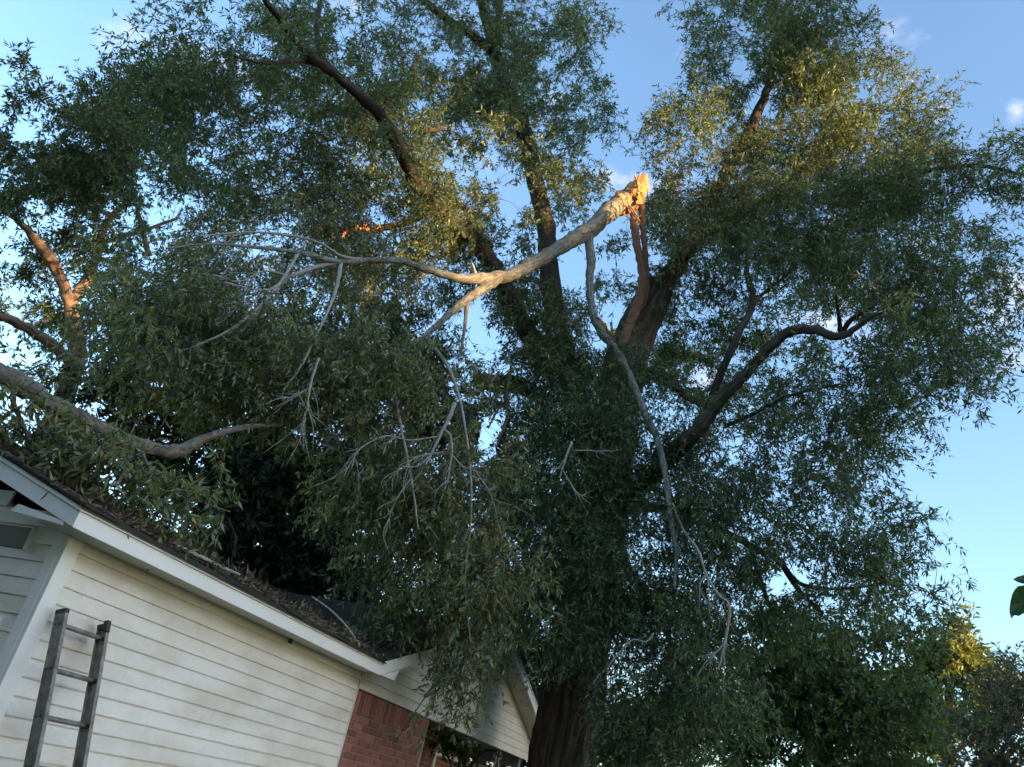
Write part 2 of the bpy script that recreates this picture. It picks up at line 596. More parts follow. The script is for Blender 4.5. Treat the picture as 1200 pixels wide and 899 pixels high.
# wall cores
wall = link('front_wall', box_mesh('front_wall', (WX + .02, WY + .02, 0), (BX0, WY + .16, ZS + .03)), M['siding'], house)
side_wall = link('side_wall', prism_mesh('side_wall', [(WX + .02, WY + .17, 0), (WX + .02, HY1, 0), (WX + .02, HY1, ZS), (WX + .02, RIDGE_Y, ZS + (RIDGE_Y - WY) * PITCH), (WX + .02, WY + .17, ZS)], (.14, 0, 0)), M['siding'], house)
link('back_wall', box_mesh('back_wall', (WX + .17, HY1 - .15, 0), (HX1, HY1 - .005, ZS - .01)), M['siding'], house)
brick_wall = link('brick_wall', box_mesh('brick_wall', (BX0 + .001, WY + .012, 0), (BX1 - .012, WY + .20, 2.44)), M['mortar'], house)
gable_wall = link('gable_wall', prism_mesh('gable_wall', [(BX0 + .002, WY + .02, 2.47), (16.0, WY + .02, 2.47), (16.0, WY + .02, 2.76), (GPX, WY + .02, GPZ - .17), (BX0 + .002, WY + .02, 2.70)], (0, .12, 0)), M['siding'], house)


def board(name, x0, x1, zb, exposure, parent, x0t=None, x1t=None, y=WY, proud=0.014):
    """one lap of siding on the front plane, butt edge proud, top tucked under the next"""
    x0t = x0 if x0t is None else x0t
    x1t = x1 if x1t is None else x1t
    zt = zb + exposure - .001
    v = [(x0, y - proud, zb), (x1, y - proud, zb), (x1, y + .012, zb), (x0, y + .012, zb),
         (x0t, y - .002, zt), (x1t, y - .002, zt), (x1t, y + .012, zt), (x0t, y + .012, zt)]
    # butt lip: small rolled lower edge
    v += [(x0, y - proud - .0015, zb + .010), (x1, y - proud - .0015, zb + .010)]
    f = [(0, 3, 2, 1), (4, 5, 6, 7), (0, 1, 9, 8), (8, 9, 5, 4), (1, 2, 6, 5, 9), (2, 3, 7, 6), (3, 0, 8, 4, 7)]
    return link(name, mesh_py(name, v, f), M['siding'], parent)


EXP = 0.118
zrow = 0.30
rows = []
while zrow < ZS - .01:
    rows.append(zrow)
    zrow += EXP
SL = WX + .112                 # where the corner board ends
for i, z in enumerate(rows):
    e = min(EXP, ZS + .02 - z)
    cut = SL + [1.25, 3.05, 2.1, 0.8, 3.6][i % 5] + 0.13 * math.sin(i * 3.1)
    board('siding_board', SL, cut, z, e, wall)
    board('siding_board', cut + .0015, BX0 - .014, z + .0006, e, wall, proud=.0128)
# thin channel where siding meets the brick
link('trim_channel', box_mesh('trim_channel', (BX0 - .013, WY - .022, .28), (BX0 - .002, WY + .01, 2.455)), M['trim'], house)
link('foundation', box_mesh('foundation', (WX + .03, WY + .0, 0), (BX0 - .02, WY + .019, .295)), M['mortar'], house)

# siding of the side wall (plane x = WX), facing -X, cut by the rake
for i in range(int((ZS + 2.0 - .30) / EXP)):
    z = .30 + i * EXP
    ya = WY + .112
    lim = ZS + .05
    y_hi = HY1 if z < lim else HY1 - (z - lim) / PITCH
    y_lo = ya if z < lim else max(ya, WY + .0 + (z + EXP - lim) / PITCH)
    if y_hi - y_lo < .4:
        break
    p = .014
    zt = z + EXP - .001
    v = [(WX - p, y_lo, z), (WX - p, y_hi, z), (WX + .012, y_hi, z), (WX + .012, y_lo, z),
         (WX - .002, y_lo, zt), (WX - .002, y_hi, zt), (WX + .012, y_hi, zt), (WX + .012, y_lo, zt)]
    link('siding_board', mesh_py('siding_board', v, [(0, 1, 2, 3), (7, 6, 5, 4), (0, 4, 5, 1), (1, 5, 6, 2), (2, 6, 7, 3), (3, 7, 4, 0)]), M['siding'], side_wall)

# corner post: two boards meeting at the corner
link('corner_board', box_mesh('corner_board', (WX - .022, WY - .022, 0.02), (WX + .108, WY + .018, ZS + .02), .003), M['trim'], house)
link('corner_board', box_mesh('corner_board', (WX - .0225, WY + .0185, 0.02), (WX + .018, WY + .108, ZS + .02), .003), M['trim'], house)

# window on the side wall, its top right corner just in view
win = empty('window', (WX, 5.6, 1.2))
win.parent = house
win.location = (0, .866, 1.2)
for nm, a, bq in [('frame', (WX - .04, 4.98, .80), (WX + .01, 5.06, 2.03)), ('frame', (WX - .04, 6.02, .80), (WX + .01, 6.10, 2.03)),
                  ('frame', (WX - .042, 5.062, 1.95), (WX + .01, 6.018, 2.029)), ('sill', (WX - .055, 4.96, .74), (WX + .01, 6.12, .798))]:
    link(nm, box_mesh(nm, a, bq, .004), M['trim'], win)
link('pane', box_mesh('pane', (WX - .025, 5.061, .80), (WX - .016, 6.019, 1.949)), M['glass'], win)

# small dark panel high on the side wall
vent = link('wall_panel', box_mesh('wall_panel', (WX - .02, 5.07, 2.49), (WX + .01, 5.44, 2.64), .004), M['vent'], house)
link('panel_edge', box_mesh('panel_edge', (WX - .034, 5.055, 2.478), (WX + .01, 5.069, 2.652)), M['soffit'], vent)

# eave: soffit board, fascia board (two lengths), drip strip
EX1 = GX0 + .005
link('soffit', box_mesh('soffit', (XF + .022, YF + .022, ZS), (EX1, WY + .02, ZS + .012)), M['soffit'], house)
FJ = 7.05
link('fascia', box_mesh('fascia', (XF + .0225, YF, ZS - .012), (FJ, YF + .02, ZS + .098), .002), M['trim'], house)
link('fascia', box_mesh('fascia', (FJ + .003, YF + .001, ZS - .012), (EX1, YF + .021, ZS + .098), .002), M['trim'], house)
link('drip_edge', box_mesh('drip_edge', (XF - .008, YF - .016, ZS + .0985), (EX1 - .01, YF + .03, ZS + .126), .002), M['trim'], house)
# soffit fixing / wasp nest under the eave
link('hook', box_mesh('hook', (7.1, WY - .05, ZS - .045), (7.14, WY - .02, ZS - .001), .006), M['rivet'], house)

# rake board on the shaded gable end, pork-chop return below it
def rake_z(y):
    return ZS + .098 + (y - YF) * PITCH


ye = RIDGE_Y
link('rake_board', prism_mesh('rake_board', [(XF, YF, ZS - .012), (XF, ye, rake_z(ye) - .125), (XF, ye, rake_z(ye)), (XF, YF, rake_z(YF))], (.022, 0, 0), .002), M['trim'], house)
link('rake_trim', prism_mesh('rake_trim', [(XF - .012, YF - .012, rake_z(YF) - .002), (XF - .012, ye, rake_z(ye) + .001), (XF - .012, ye, rake_z(ye) + .034), (XF - .012, YF - .012, rake_z(YF) + .030)], (.034, 0, 0)), M['trim'], house)
link('eave_return', prism_mesh('eave_return', [(XF + .003, YF + .10, ZS - .006), (XF + .003, YF + .60, ZS + .045), (XF + .003, YF + .555, ZS + .10), (XF + .003, YF + .10, ZS + .02)], (.016, 0, 0), .002), M['trim'], house)
link('rake_soffit', prism_mesh('rake_soffit', [(XF + .023, YF + .05, ZS + .014), (XF + .023, ye, rake_z(ye) - .11), (XF + .023, ye, rake_z(ye) - .095), (XF + .023, YF + .05, ZS + .029)], (WX - XF + .0, 0, 0)), M['soffit'], house)

# main roof: courses of shingles on both slopes, each course a slab of its own
RZ = lambda y: ZS + .127 + (y - YF + .04) * PITCH
roof = link('roof', prism_mesh('roof', [(x, y, RZ(y)) for x, y in [(XF - .02, YF - .04), (GX0, YF - .04), (GPX, YF - .04 + (GPZ - 2.735) / PITCH), (GX1, YF - .04), (HX1 + .45, YF - .04), (HX1 + .45, RIDGE_Y), (XF - .02, RIDGE_Y)]], (0, 0, -.013)), M['shingle'], house)
link('rear_roof', prism_mesh('rear_roof', [(XF - .02, RIDGE_Y + .002, RZ(RIDGE_Y)), (HX1 + .45, RIDGE_Y + .002, RZ(RIDGE_Y)), (HX1 + .45, HY1 + .36, ZS + .127), (XF - .02, HY1 + .36, ZS + .127)], (0, 0, -.013)), M['shingle'], house)


def shingle_course(y0, k, n_tab):
    z0 = ZS + .128 + (y0 - YF + .04) * PITCH
    y1 = y0 + .30
    v, f = [], []
    x = XF - .025 - (k % 2) * .16
    r_ = np.random.default_rng(100 + k)
    xe = GX0 - .1 + max(0, (z0 - 2.75) / GP) if z0 < GPZ else HX1 + .45
    while x < xe:
        w = r_.uniform(.27, .33)
        dz, dy = r_.uniform(0, .008), r_.uniform(-.012, .012)
        b0 = len(v)
        xa, xb = max(x, XF - .026), x + w - .006
        if xb > xa + .02:
            zt0, zt1 = z0 + .014 + dz, z0 + .30 * PITCH + .006
            v += [(xa, y0 + dy, z0), (xb, y0 + dy, z0), (xb, y1, z0 + .30 * PITCH), (xa, y1, z0 + .30 * PITCH),
                  (xa, y0 + dy, zt0), (xb, y0 + dy, zt0 + r_.uniform(-.003, .003)), (xb, y1, zt1), (xa, y1, zt1)]
            f += [tuple(b0 + i for i in q) for q in BOXF]
        x += w
    return mesh_py('shingle_course', v, f)


for k in range(33):
    o = link('shingle_course', shingle_course(YF - .045 + k * .142, k, 1), M['shingle'], roof)

# cross gable -------------------------------------------------------------
def gz(x):      # top of the gable rake board
    return 2.735 + (x - GX0) * GP if x <= GPX else GPZ - (x - GPX) * GP


zb = 2.452
kk = 0
while zb < GPZ - .2:
    zt = zb + EXP
    def lim(z):
        d = (z - 2.74 + .02) / GP
        return max(BX0 + .002, GX0 + d + .02), min(16.0, GX1 - d - .02)
    a0, b0 = lim(zb)
    a1, b1 = lim(zt)
    if b1 - a1 < .15:
        break
    cuts = [a0 + (b0 - a0) * (.28 + .13 * ((kk * 7) % 4)), ]
    board('siding_board', a0, cuts[0], zb, EXP, gable_wall, x0t=a1, x1t=cuts[0])
    board('siding_board', cuts[0] + .0015, b0, zb + .0005, EXP, gable_wall, x0t=cuts[0] + .0015, x1t=b1, proud=.0128)
    zb += EXP
    kk += 1
# rake boards of the gable
for s in (-1, 1):
    xe_ = GX0 if s < 0 else GX1
    link('rake_board', prism_mesh('rake_board', [(xe_ + (.006 if s < 0 else 0), YF, gz(xe_) - .125), (GPX + s * .001, YF, GPZ - .125), (GPX + s * .001, YF, GPZ), (xe_ + (.006 if s < 0 else 0), YF, gz(xe_))], (0, .022, 0), .002), M['trim'], house)
    link('rake_trim', prism_mesh('rake_trim', [(xe_, YF - .013, gz(xe_) + .001), (GPX + s * .001, YF - .013, GPZ + .001), (GPX + s * .001, YF - .013, GPZ + .03), (xe_, YF - .013, gz(xe_) + .03)], (0, .034, 0)), M['trim'], house)
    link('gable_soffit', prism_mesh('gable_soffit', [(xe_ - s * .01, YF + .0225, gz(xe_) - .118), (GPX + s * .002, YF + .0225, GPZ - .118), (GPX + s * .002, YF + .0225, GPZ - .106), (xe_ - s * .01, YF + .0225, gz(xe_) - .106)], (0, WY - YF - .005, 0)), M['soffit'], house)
    # roof slab of the gable running back into the main roof
    link('gable_roof', prism_mesh('gable_roof', [(xe_ + s * .04, YF - .035, gz(xe_) + .031 - .04 * GP), (GPX, YF - .035, GPZ + .031), (GPX, YF - .035, GPZ + .052), (xe_ + s * .04, YF - .035, gz(xe_) + .052 - .04 * GP)], (0, 4.6, 0)), M['shingle'], house)
for k in range(28):
    xa, xb = GX0 - .045 + k * .138, GX0 - .045 + k * .138 + .28
    if xb > GPX:
        break
    za, zb_ = gz(GX0) + .055 + (xa - GX0) * GP, gz(GX0) + .055 + (xb - GX0) * GP
    ym = YF + .3 + (za - 2.74) / PITCH
    link('shingle_course', prism_mesh('shingle_course', [(xa, YF - .04, za), (xb, YF - .04, zb_), (xb, YF - .04, zb_ + .004), (xa, YF - .04, za + .013)], (0, ym - YF, 0)), M['shingle'], house)
# grooves of the right soffit: separate soffit planks seen from below
for k in range(26):
    xa = GX1 - .03 - k * .148
    xb = xa - .14
    za, zb_ = gz(xa) - .1285, gz(xb) - .1285
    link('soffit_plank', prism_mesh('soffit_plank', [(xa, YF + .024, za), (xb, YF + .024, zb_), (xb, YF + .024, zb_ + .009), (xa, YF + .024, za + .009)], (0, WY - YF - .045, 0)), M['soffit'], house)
# plate closing the foot of the left rake
link('rake_return', prism_mesh('rake_return', [(EX1 + .003, YF - .002, ZS - .008), (8.97, YF - .002, ZS + .0), (9.06, YF - .002, gz(9.06) - .128), (EX1 + .003, YF - .002, gz(EX1) - .128)], (0, .02, 0), .002), M['trim'], house)
link('gable_foot_board', prism_mesh('gable_foot_board', [(15.96, YF + .02, 2.46), (16.06, YF + .02, 2.46), (16.30, YF + .02, 2.62), (15.96, YF + .02, 2.70)], (0, .30, 0), .002), M['soffit'], house)

# bricks: running bond with a soldier course on top
BL, BH, BM_ = 0.245, 0.066, 0.011
brick_me = box_mesh('brick', (0, 0, 0), (BL, .06, BH), .003)
brick_half = box_mesh('brick', (0, 0, 0), (BL / 2 - BM_ / 2, .06, BH), .003)
sold_me = box_mesh('brick', (0, 0, 0), (BH, .06, BL), .003)
for m_ in (brick_me, brick_half, sold_me):
    m_.materials.append(M['brick'])


top = 2.436
for k in range(int((BX1 - BX0) / (BH + BM_))):
    o = bpy.data.objects.new('brick', sold_me)
    COL.objects.link(o)
    o.parent = brick_wall
    o.location = (BX0 + .006 + k * (BH + BM_), WY + rng.uniform(-.002, .002), top - BL)
z = top - BL - BM_ - BH
r_i = 0
while z > 0:
    x = BX0 + .006
    if r_i % 2:
        o = bpy.data.objects.new('brick', brick_half)
        COL.objects.link(o)
        o.parent = brick_wall
        o.location = (x, WY + rng.uniform(-.002, .002), z)
        x += BL / 2 + BM_ / 2
    while x < BX1 - .10:
        full = x + BL <= BX1 + .01
        o = bpy.data.objects.new('brick', brick_me if full else brick_half)
        COL.objects.link(o)
        o.parent = brick_wall
        o.location = (x, WY + rng.uniform(-.0025, .0025), z)
        x += (BL if full else BL / 2) + BM_
    z -= BH + BM_
    r_i += 1

# porch recess behind the opening to the right of the brick
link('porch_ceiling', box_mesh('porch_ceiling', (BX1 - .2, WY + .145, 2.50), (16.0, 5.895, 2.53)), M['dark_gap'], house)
link('porch_wall', box_mesh('porch_wall', (BX1 - .2, 5.9, 0), (16.0, 6.05, 2.62)), M['brick_far'], house)
link('porch_side_wall', box_mesh('porch_side_wall', (BX1 - .19, WY + .21, 0), (BX1 - .03, 5.89, 2.495)), M['brick_far'], house)
link('porch_beam', box_mesh('porch_beam', (15.86, WY + .15, 2.30), (15.99, 5.89, 2.495), .004), M['beam_blue'], house)
link('porch_rail', box_mesh('porch_rail', (15.84, WY + .15, 2.16), (15.90, 5.89, 2.215), .004), M['trim'], house)
link('porch_floor', box_mesh('porch_floor', (BX1 - .02, WY - .1, 0.005), (16.1, 5.895, .15)), M['mortar'], house)
door = link('door_frame', box_mesh('door_frame', (15.45, 5.85, .15), (15.54, 5.899, 2.24), .004), M['trim'], house)
link('door_frame', box_mesh('door_frame', (14.15, 5.85, .15), (14.24, 5.899, 2.24), .004), M['trim'], house)
link('door_frame', box_mesh('door_frame', (14.241, 5.851, 2.16), (15.449, 5.899, 2.239), .004), M['trim'], house)
link('end_wall', box_mesh('end_wall', (HX1 - .15, 6.06, 0), (HX1, HY1 - .16, ZS)), M['siding'], house)

# ornamental iron porch post: two uprights with scrolls between
post = empty('porch_post', (0, 0, 0))
post.parent = house
px_, py_ = 14.35, WY + .09
for dx in (0, .17):
    link('upright', box_mesh('upright', (px_ + dx, py_, .15), (px_ + dx + .022, py_ + .022, 2.466)), M['iron'], post)
for side in (-1, 1):
    for k in range(4):
        zc = 2.36 - k * .34
        for (sg, off) in ((1, 0), (-1, -.15)):
            th = np.linspace(0, 1, 18)
            rr = .075 * (1 - .75 * th)
            a = th * 8.2
            cx_ = px_ + (.011 if side < 0 else .181) + side * .09
            pth = np.stack([cx_ - side * rr * np.cos(a), np.full(18, py_ + .011), zc + off + sg * rr * np.sin(a)], 1)
            v, q, bb = tube_arrays(pth, .0065, 6)
            link('scroll', mesh_quads('scroll', v, q, True, vattrs={'bk': bb}), M['iron'], post)

# ------------------------------------------------------------------ ladder
ladder = empty('extension_ladder', (4.5, 4.0, 0))
tag(ladder, 'weathered aluminium ladder leaning on white siding beside the corner post', 'ladder')
LT = 0.325


def lad(x, along, depth):
    """ladder space -> world; along measured down from the top end, depth away from the wall"""
    n = math.sqrt(1 + LT * LT)
    d = np.array([0, -LT, -1.0]) / n
    o = np.array([0, -1.0, LT]) / n
    return np.array([x - .052, 4.690, 2.135]) + d * along + o * depth


def lad_box(nm, xa, xb, s0, s1, d0, d1, mat, parent, bevel=.002):
    p = [lad(xa, s0, d0), lad(xb, s0, d0), lad(xb, s0, d1), lad(xa, s0, d1)]
    me_ = prism_mesh(nm, p, lad(xa, s1, d0) - lad(xa, s0, d0), bevel)
    return link(nm, me_, mat, parent)


LEN = 2.28
for (xa, dirn) in ((4.372, 1), (4.768, -1)):
    web0, web1 = (xa, xa + .006) if dirn > 0 else (xa + .026, xa + .032)
    rail = lad_box('rail', web0, web1, 0, LEN, 0, .085, M['aluminium'], ladder, .001)
    f0, f1 = (xa + .0062, xa + .032) if dirn > 0 else (xa, xa + .0258)
    lad_box('flange', f0, f1, .012, LEN, 0, .006, M['aluminium'], rail, .001)
    lad_box('flange', f0, f1, .012, LEN, .079, .085, M['aluminium'], rail, .001)
    cap = lad_box('end_cap', xa - .002, xa + .034, -.016, .018, -.002, .087, M['rivet'], rail, .004)
    for k in range(8):
        for dd in (.024, .058):
            c0 = lad(web0 - .004 if dirn > 0 else web1 + .004, .085 + k * .289, dd)
            c1 = lad(web0 + .002 if dirn > 0 else web1 - .002, .085 + k * .289, dd)
            v, q, bb = tube_arrays(np.array([c0, c1]), .009, 8)
            link('rivet', mesh_quads('rivet', v, q, True, vattrs={'bk': bb}), M['rivet'], rail)
for k in range(8):
    v, q, bb = tube_arrays(np.array([lad(4.3785, .085 + k * .289, .042), lad(4.7935, .085 + k * .289, .042)]), .0165, 12)
    link('rung', mesh_quads('rung', v, q, True, vattrs={'bk': bb}), M['aluminium'], ladder)
lad_box('hook', 4.755, 4.79, -.03, .05, .06, .10, M['rivet'], ladder, .004)

# ------------------------------------------------------------------ foliage machinery
def project(p):
    q = (np.asarray(p) - CAM) @ ROT
    return np.stack([CX + F_PX * q[:, 0] / -q[:, 2], CY - F_PX * q[:, 1] / -q[:, 2]], 1)


def unit(a):
    return a / (np.linalg.norm(a, axis=-1, keepdims=True) + 1e-9)


class Foliage:
    """gathers leaves and twigs of one crown"""

    def __init__(self, seed):
        self.r = np.random.default_rng(seed)
        self.lv, self.lt = [], []
        self.acc = Acc()
        self.limb_pts = []
        self.open_lines = []
        self.nodes = None

    def limb_points(self, p):
        self.limb_pts.append(np.asarray(p))

    def twigs(self, start, direc, length, n_leaf, L, W, droop, tone, spread=0.9, thick=0.004, wood=True):
        r = self.r
        n = len(start)
        mid = start + direc * length[:, None] * 0.5 + np.array([0, 0, -1]) * (droop * length * 0.10)[:, None]
        end = start + direc * length[:, None] + np.array([0, 0, -1]) * (droop * length * 0.42)[:, None]
        if wood:
            t1 = unit(end - start)
            u = unit(np.cross(t1, r.normal(size=(n, 3))))
            w = np.cross(t1, u)
            rings = []
            for (c, rad) in ((start, thick), (end, thick * .4)):
                for a in range(3):
                    rings.append(c + rad * (math.cos(a * 2.094) * u + math.sin(a * 2.094) * w))
            v = np.stack(rings, 1)
            base = np.arange(n)[:, None, None] * 6
            pat = np.array([[k * 3 + a, k * 3 + (a + 1) % 3, k * 3 + 3 + (a + 1) % 3, k * 3 + 3 + a] for k in range(1) for a in range(3)])
            self.acc.add(v.reshape(-1, 3), (base + pat[None]).reshape(-1, 4), np.repeat(np.arange(n * 6)[:, None] * 0.37, 3, 1))
        # leaves
        t = r.uniform(0.12, 1.03, (n, n_leaf))
        t[:, 0] = 1.0
        p = ((1 - t) ** 2)[..., None] * start[:, None] + (2 * t * (1 - t))[..., None] * (2 * mid - .5 * start - .5 * end)[:, None] + (t ** 2)[..., None] * end[:, None]
        tw = unit(end - start)[:, None, :]
        side = unit(r.normal(size=(n, n_leaf, 3)))
        side = unit(side - tw * np.sum(side * tw, -1, keepdims=True))
        ld = unit(tw * r.uniform(.35, 1.1, (n, n_leaf, 1)) + side * spread + np.array([0, 0, -1]) * (r.uniform(.0, .8, (n, n_leaf, 1)) * droop[:, None, None]))
        up = np.array([0, 0, 1.0]) + 0.85 * r.normal(size=(n, n_leaf, 3))
        wd = unit(np.cross(ld, up))
        nrm = np.cross(wd, ld)
        Ls = L * r.uniform(.5, 1.3, (n, n_leaf, 1))
        Ws = W * r.uniform(.75, 1.25, (n, n_leaf, 1)) * 0.5
        curl = r.uniform(-.12, .22, (n, n_leaf, 1))
        a = p
        b = p + ld * Ls * .45 + wd * Ws + nrm * Ls * curl * .45
        c = p + ld * Ls - nrm * Ls * curl * .4
        d = p + ld * Ls * .45 - wd * Ws + nrm * Ls * curl * .45
        self.lv.append(np.stack([a, b, c, d], 2).reshape(-1, 3))
        tn = np.clip(tone[:, None] + r.normal(0, .21, (n, n_leaf)) + .35 * (r.uniform(size=(n, n_leaf)) < .03), 0, 1)
        self.lt.append(np.repeat(tn.ravel(), 4))

    def blob(self, px, py, rx, ry, D, dD, q, L=.105, W=.024, droop=.5, clump=.42, holes=(), tone=.45, nl=13, branch=True, wood=True, tlen=(.22, .5), min_xyz=None):
        """foliage mass seen around a pixel; q is how many leaves deep it is"""
        r = self.r
        c0 = pt(px, py, D)
        slant = np.linalg.norm(c0 - CAM)
        k = slant / F_PX
        leaf_px = (L * W * .5 * .62) / k ** 2
        n_leaves = q * math.pi * rx * ry / leaf_px
        per_clump = max(4, int(11 * (clump / .42) ** 2))
        n_cl = max(1, int(n_leaves / (nl * per_clump)))
        # clump centres: in the view plane an ellipse, in depth a true thickness
        a = r.uniform(0, 2 * np.pi, n_cl)
        rad = np.sqrt(r.uniform(0, 1, n_cl)) * (1 + .10 * r.normal(size=n_cl))
        dep = D + dD * r.uniform(-1, 1, n_cl) * np.sqrt(np.clip(1 - .6 * rad ** 2, .1, 1))
        cen = np.array([pt(px + rx * ra * math.cos(t), py + ry * ra * math.sin(t), d) for ra, t, d in zip(rad, a, dep)])
        # part of the clumps gather on common boughs, which opens gaps between them
        n_b = max(1, n_cl // 7)
        bough = cen[r.integers(0, n_cl, n_b)]
        near = r.uniform(size=n_cl) < .6
        who = r.integers(0, n_b, n_cl)
        cen = np.where(near[:, None], bough[who] + r.normal(size=(n_cl, 3)) * np.array([.8, .8, .5]) * clump, cen)
        keep = np.ones(n_cl, bool)
        pr = project(cen)
        for (hx, hy, ha, hb) in holes:
            e = ((pr[:, 0] - hx) / ha) ** 2 + ((pr[:, 1] - hy) / hb) ** 2
            keep &= (e > r.uniform(.7, 1.5, n_cl))
        if min_xyz is not None:
            keep &= min_xyz(cen)
        cen = cen[keep]
        n_cl = len(cen)
        if n_cl == 0:
            return
        ctone = np.clip(tone + r.normal(0, .13, n_cl), 0, 1)
        cs = clump * r.uniform(.6, 1.3, n_cl)
        # twigs fan out of each clump's own leader
        lead = unit(r.normal(size=(n_cl, 3)) + unit(cen - c0) * .7 + np.array([0, 0, -.35 * droop]))
        idx = np.repeat(np.arange(n_cl), per_clump)
        m = len(idx)
        s = r.uniform(-.9, .8, m)
        st = cen[idx] + lead[idx] * (s * cs[idx])[:, None] + r.normal(size=(m, 3)) * (cs[idx] * .22)[:, None]
        dr = unit(lead[idx] * .7 + r.normal(size=(m, 3)) * .75 + np.array([0, 0, -.45]) * droop)
        ln = r.uniform(tlen[0], tlen[1], m) * (clump / .42)
        if self.open_lines:
            ok = np.ones(m, bool)
            tp = st + dr * (ln * .5)[:, None]
            for (o_, d_, len_, rad_) in self.open_lines:
                w_ = tp - o_
                al = np.clip(w_ @ d_, 0, len_)
                ok &= np.linalg.norm(w_ - al[:, None] * d_, axis=1) > rad_ * r.uniform(.8, 1.2, m)
            st, dr, ln, idx, m = st[ok], dr[ok], ln[ok], idx[ok], int(ok.sum())
        if min_xyz is not None:
            ok = min_xyz(st + dr * ln[:, None])
            st, dr, ln, idx, m = st[ok], dr[ok], ln[ok], idx[ok], int(ok.sum())
        if holes:
            prt = project(st + dr * (ln * .6)[:, None])
            ok = np.ones(m, bool)
            for (hx, hy, ha, hb) in holes:
                e = ((prt[:, 0] - hx) / ha) ** 2 + ((prt[:, 1] - hy) / hb) ** 2
                ok &= e > r.uniform(.45, 1.25, m)
            st, dr, ln, idx, m = st[ok], dr[ok], ln[ok], idx[ok], int(ok.sum())
        if m == 0:
            return
        self.twigs(st, dr, ln, nl, L, W, np.full(m, droop) * r.uniform(.5, 1.5, m), ctone[idx], thick=.0035 * max(1, slant / 14), wood=wood)
        # branchlets that carry the clumps
        if branch and self.limb_pts:
            if self.nodes is None:
                self.nodes = np.vstack(self.limb_pts)
            d0 = np.array([np.min(np.linalg.norm(self.nodes - c_, axis=1)) for c_ in cen])
            new = []
            for i in np.argsort(d0):
                lp = self.nodes if not new else np.vstack([self.nodes, new])
                dd = np.linalg.norm(lp - cen[i], axis=1)
                j = np.argmin(dd + r.uniform(0, .35, len(lp)))
                s0, ln_ = lp[j], dd[j]
                new.append(cen[i])
                if ln_ > 2.0 or ln_ < .15:
                    continue
                mid = (s0 + cen[i]) / 2 + r.normal(size=3) * ln_ * .16 + np.array([0, 0, .06 * ln_])
                e = cen[i] + lead[i] * cs[i] * .7
                path = catmull([s0, mid, cen[i], e], 2)
                rad_ = np.linspace(.008 if j < len(self.nodes) else .006, .003, len(path))
                v, qd, bb = tube_arrays(path, rad_, 4, cap=False)
                self.acc.add(v, qd, bb)
            self.nodes = np.vstack([self.nodes, new])

    def finish(self, parent, leafmat, twigmat, crown='crown'):
        v = np.vstack(self.lv)
        q = np.arange(len(v), dtype=np.int32).reshape(-1, 4)
        me_ = mesh_quads(crown, v, q, False, attrs={'tone': np.concatenate(self.lt)})
        o = link(crown, me_, leafmat, parent)
        tag(o, kind='stuff')
        if self.acc.n:
            t = link('twigs', self.acc.mesh('twigs'), twigmat, parent)
            tag(t, kind='stuff')
        return len(q)


def limb(parent, name, pix, mat, seg=10, fol=None, wob=.07, seed=1, extra_start=None, flat=1.0, ridge=0.0):
    """pix rows: px, py, horizontal distance, width in pixels"""
    P = np.array([pt(a[0], a[1], a[2]) for a in pix])
    R = np.array([a[3] * .5 * np.linalg.norm(p - CAM) / F_PX for a, p in zip(pix, P)])
    C = catmull(np.column_stack([P, R]), 7)
    path, rad = C[:, :3], np.maximum(C[:, 3], .003)
    rr = np.random.default_rng(seed)
    jit = rr.normal(size=path.shape) * (rad * .10)[:, None]
    jit[0] = jit[-1] = 0
    path = path + jit
    v, q, bb = tube_arrays(path, rad, seg, wob=wob, seed=seed, flat=flat, ridge=ridge)
    o = link(name, mesh_quads(name, v, q, True, vattrs={'bk': bb}), mat, parent)
    if fol is not None:
        fol.limb_points(path)
    return path


counts = {}
# ------------------------------------------------------------------ the big oak
TD = 14.0
base = pt(660, 880, TD)
oak = empty('oak_tree', (base[0], base[1], 0))
tag(oak, 'towering broad oak with a furrowed trunk beside the porch gable, its leader snapped off', 'tree')
fo = Foliage(3)
fo.open_lines = [(pt(752, 212, 12.85), np.array(SUN_DIR), 14.0, .55), (pt(735, 240, 12.7), np.array(SUN_DIR), 14.0, .5), (pt(712, 252, 12.6), np.array(SUN_DIR), 14.0, .3), (pt(440, 268, 14.2), np.array(SUN_DIR), 12.0, .42), (pt(400, 272, 14.2), np.array(SUN_DIR), 12.0, .42)]

# trunk, ground to the torn fork
tp = [(base[0] - .02, base[1], -0.1, .80), (base[0] - .02, base[1], .25, .66), (base[0], base[1], 1.0, .575), (base[0], base[1], 2.3, .535), (base[0] + .02, base[1] + .02, 4.2, .50),
      (base[0], base[1], 6.2, .47), (base[0] - .03, base[1] + .02, 8.2, .44), (base[0] - .02, base[1] + .02, 9.4, .42), (base[0] + .0, base[1] - .12, 10.4, .40), (base[0] + .05, base[1] - .42, 11.6, .33)]
C_ = catmull(np.array(tp), 14)
v, q, bb = tube_arrays(C_[:, :3], C_[:, 3], 72, ridge=.055, wob=.03, seed=5)
link('trunk', mesh_quads('trunk', v, q, True, vattrs={'bk': bb}), M['bark_trunk'], oak)
fo.limb_points(C_[30:, :3])

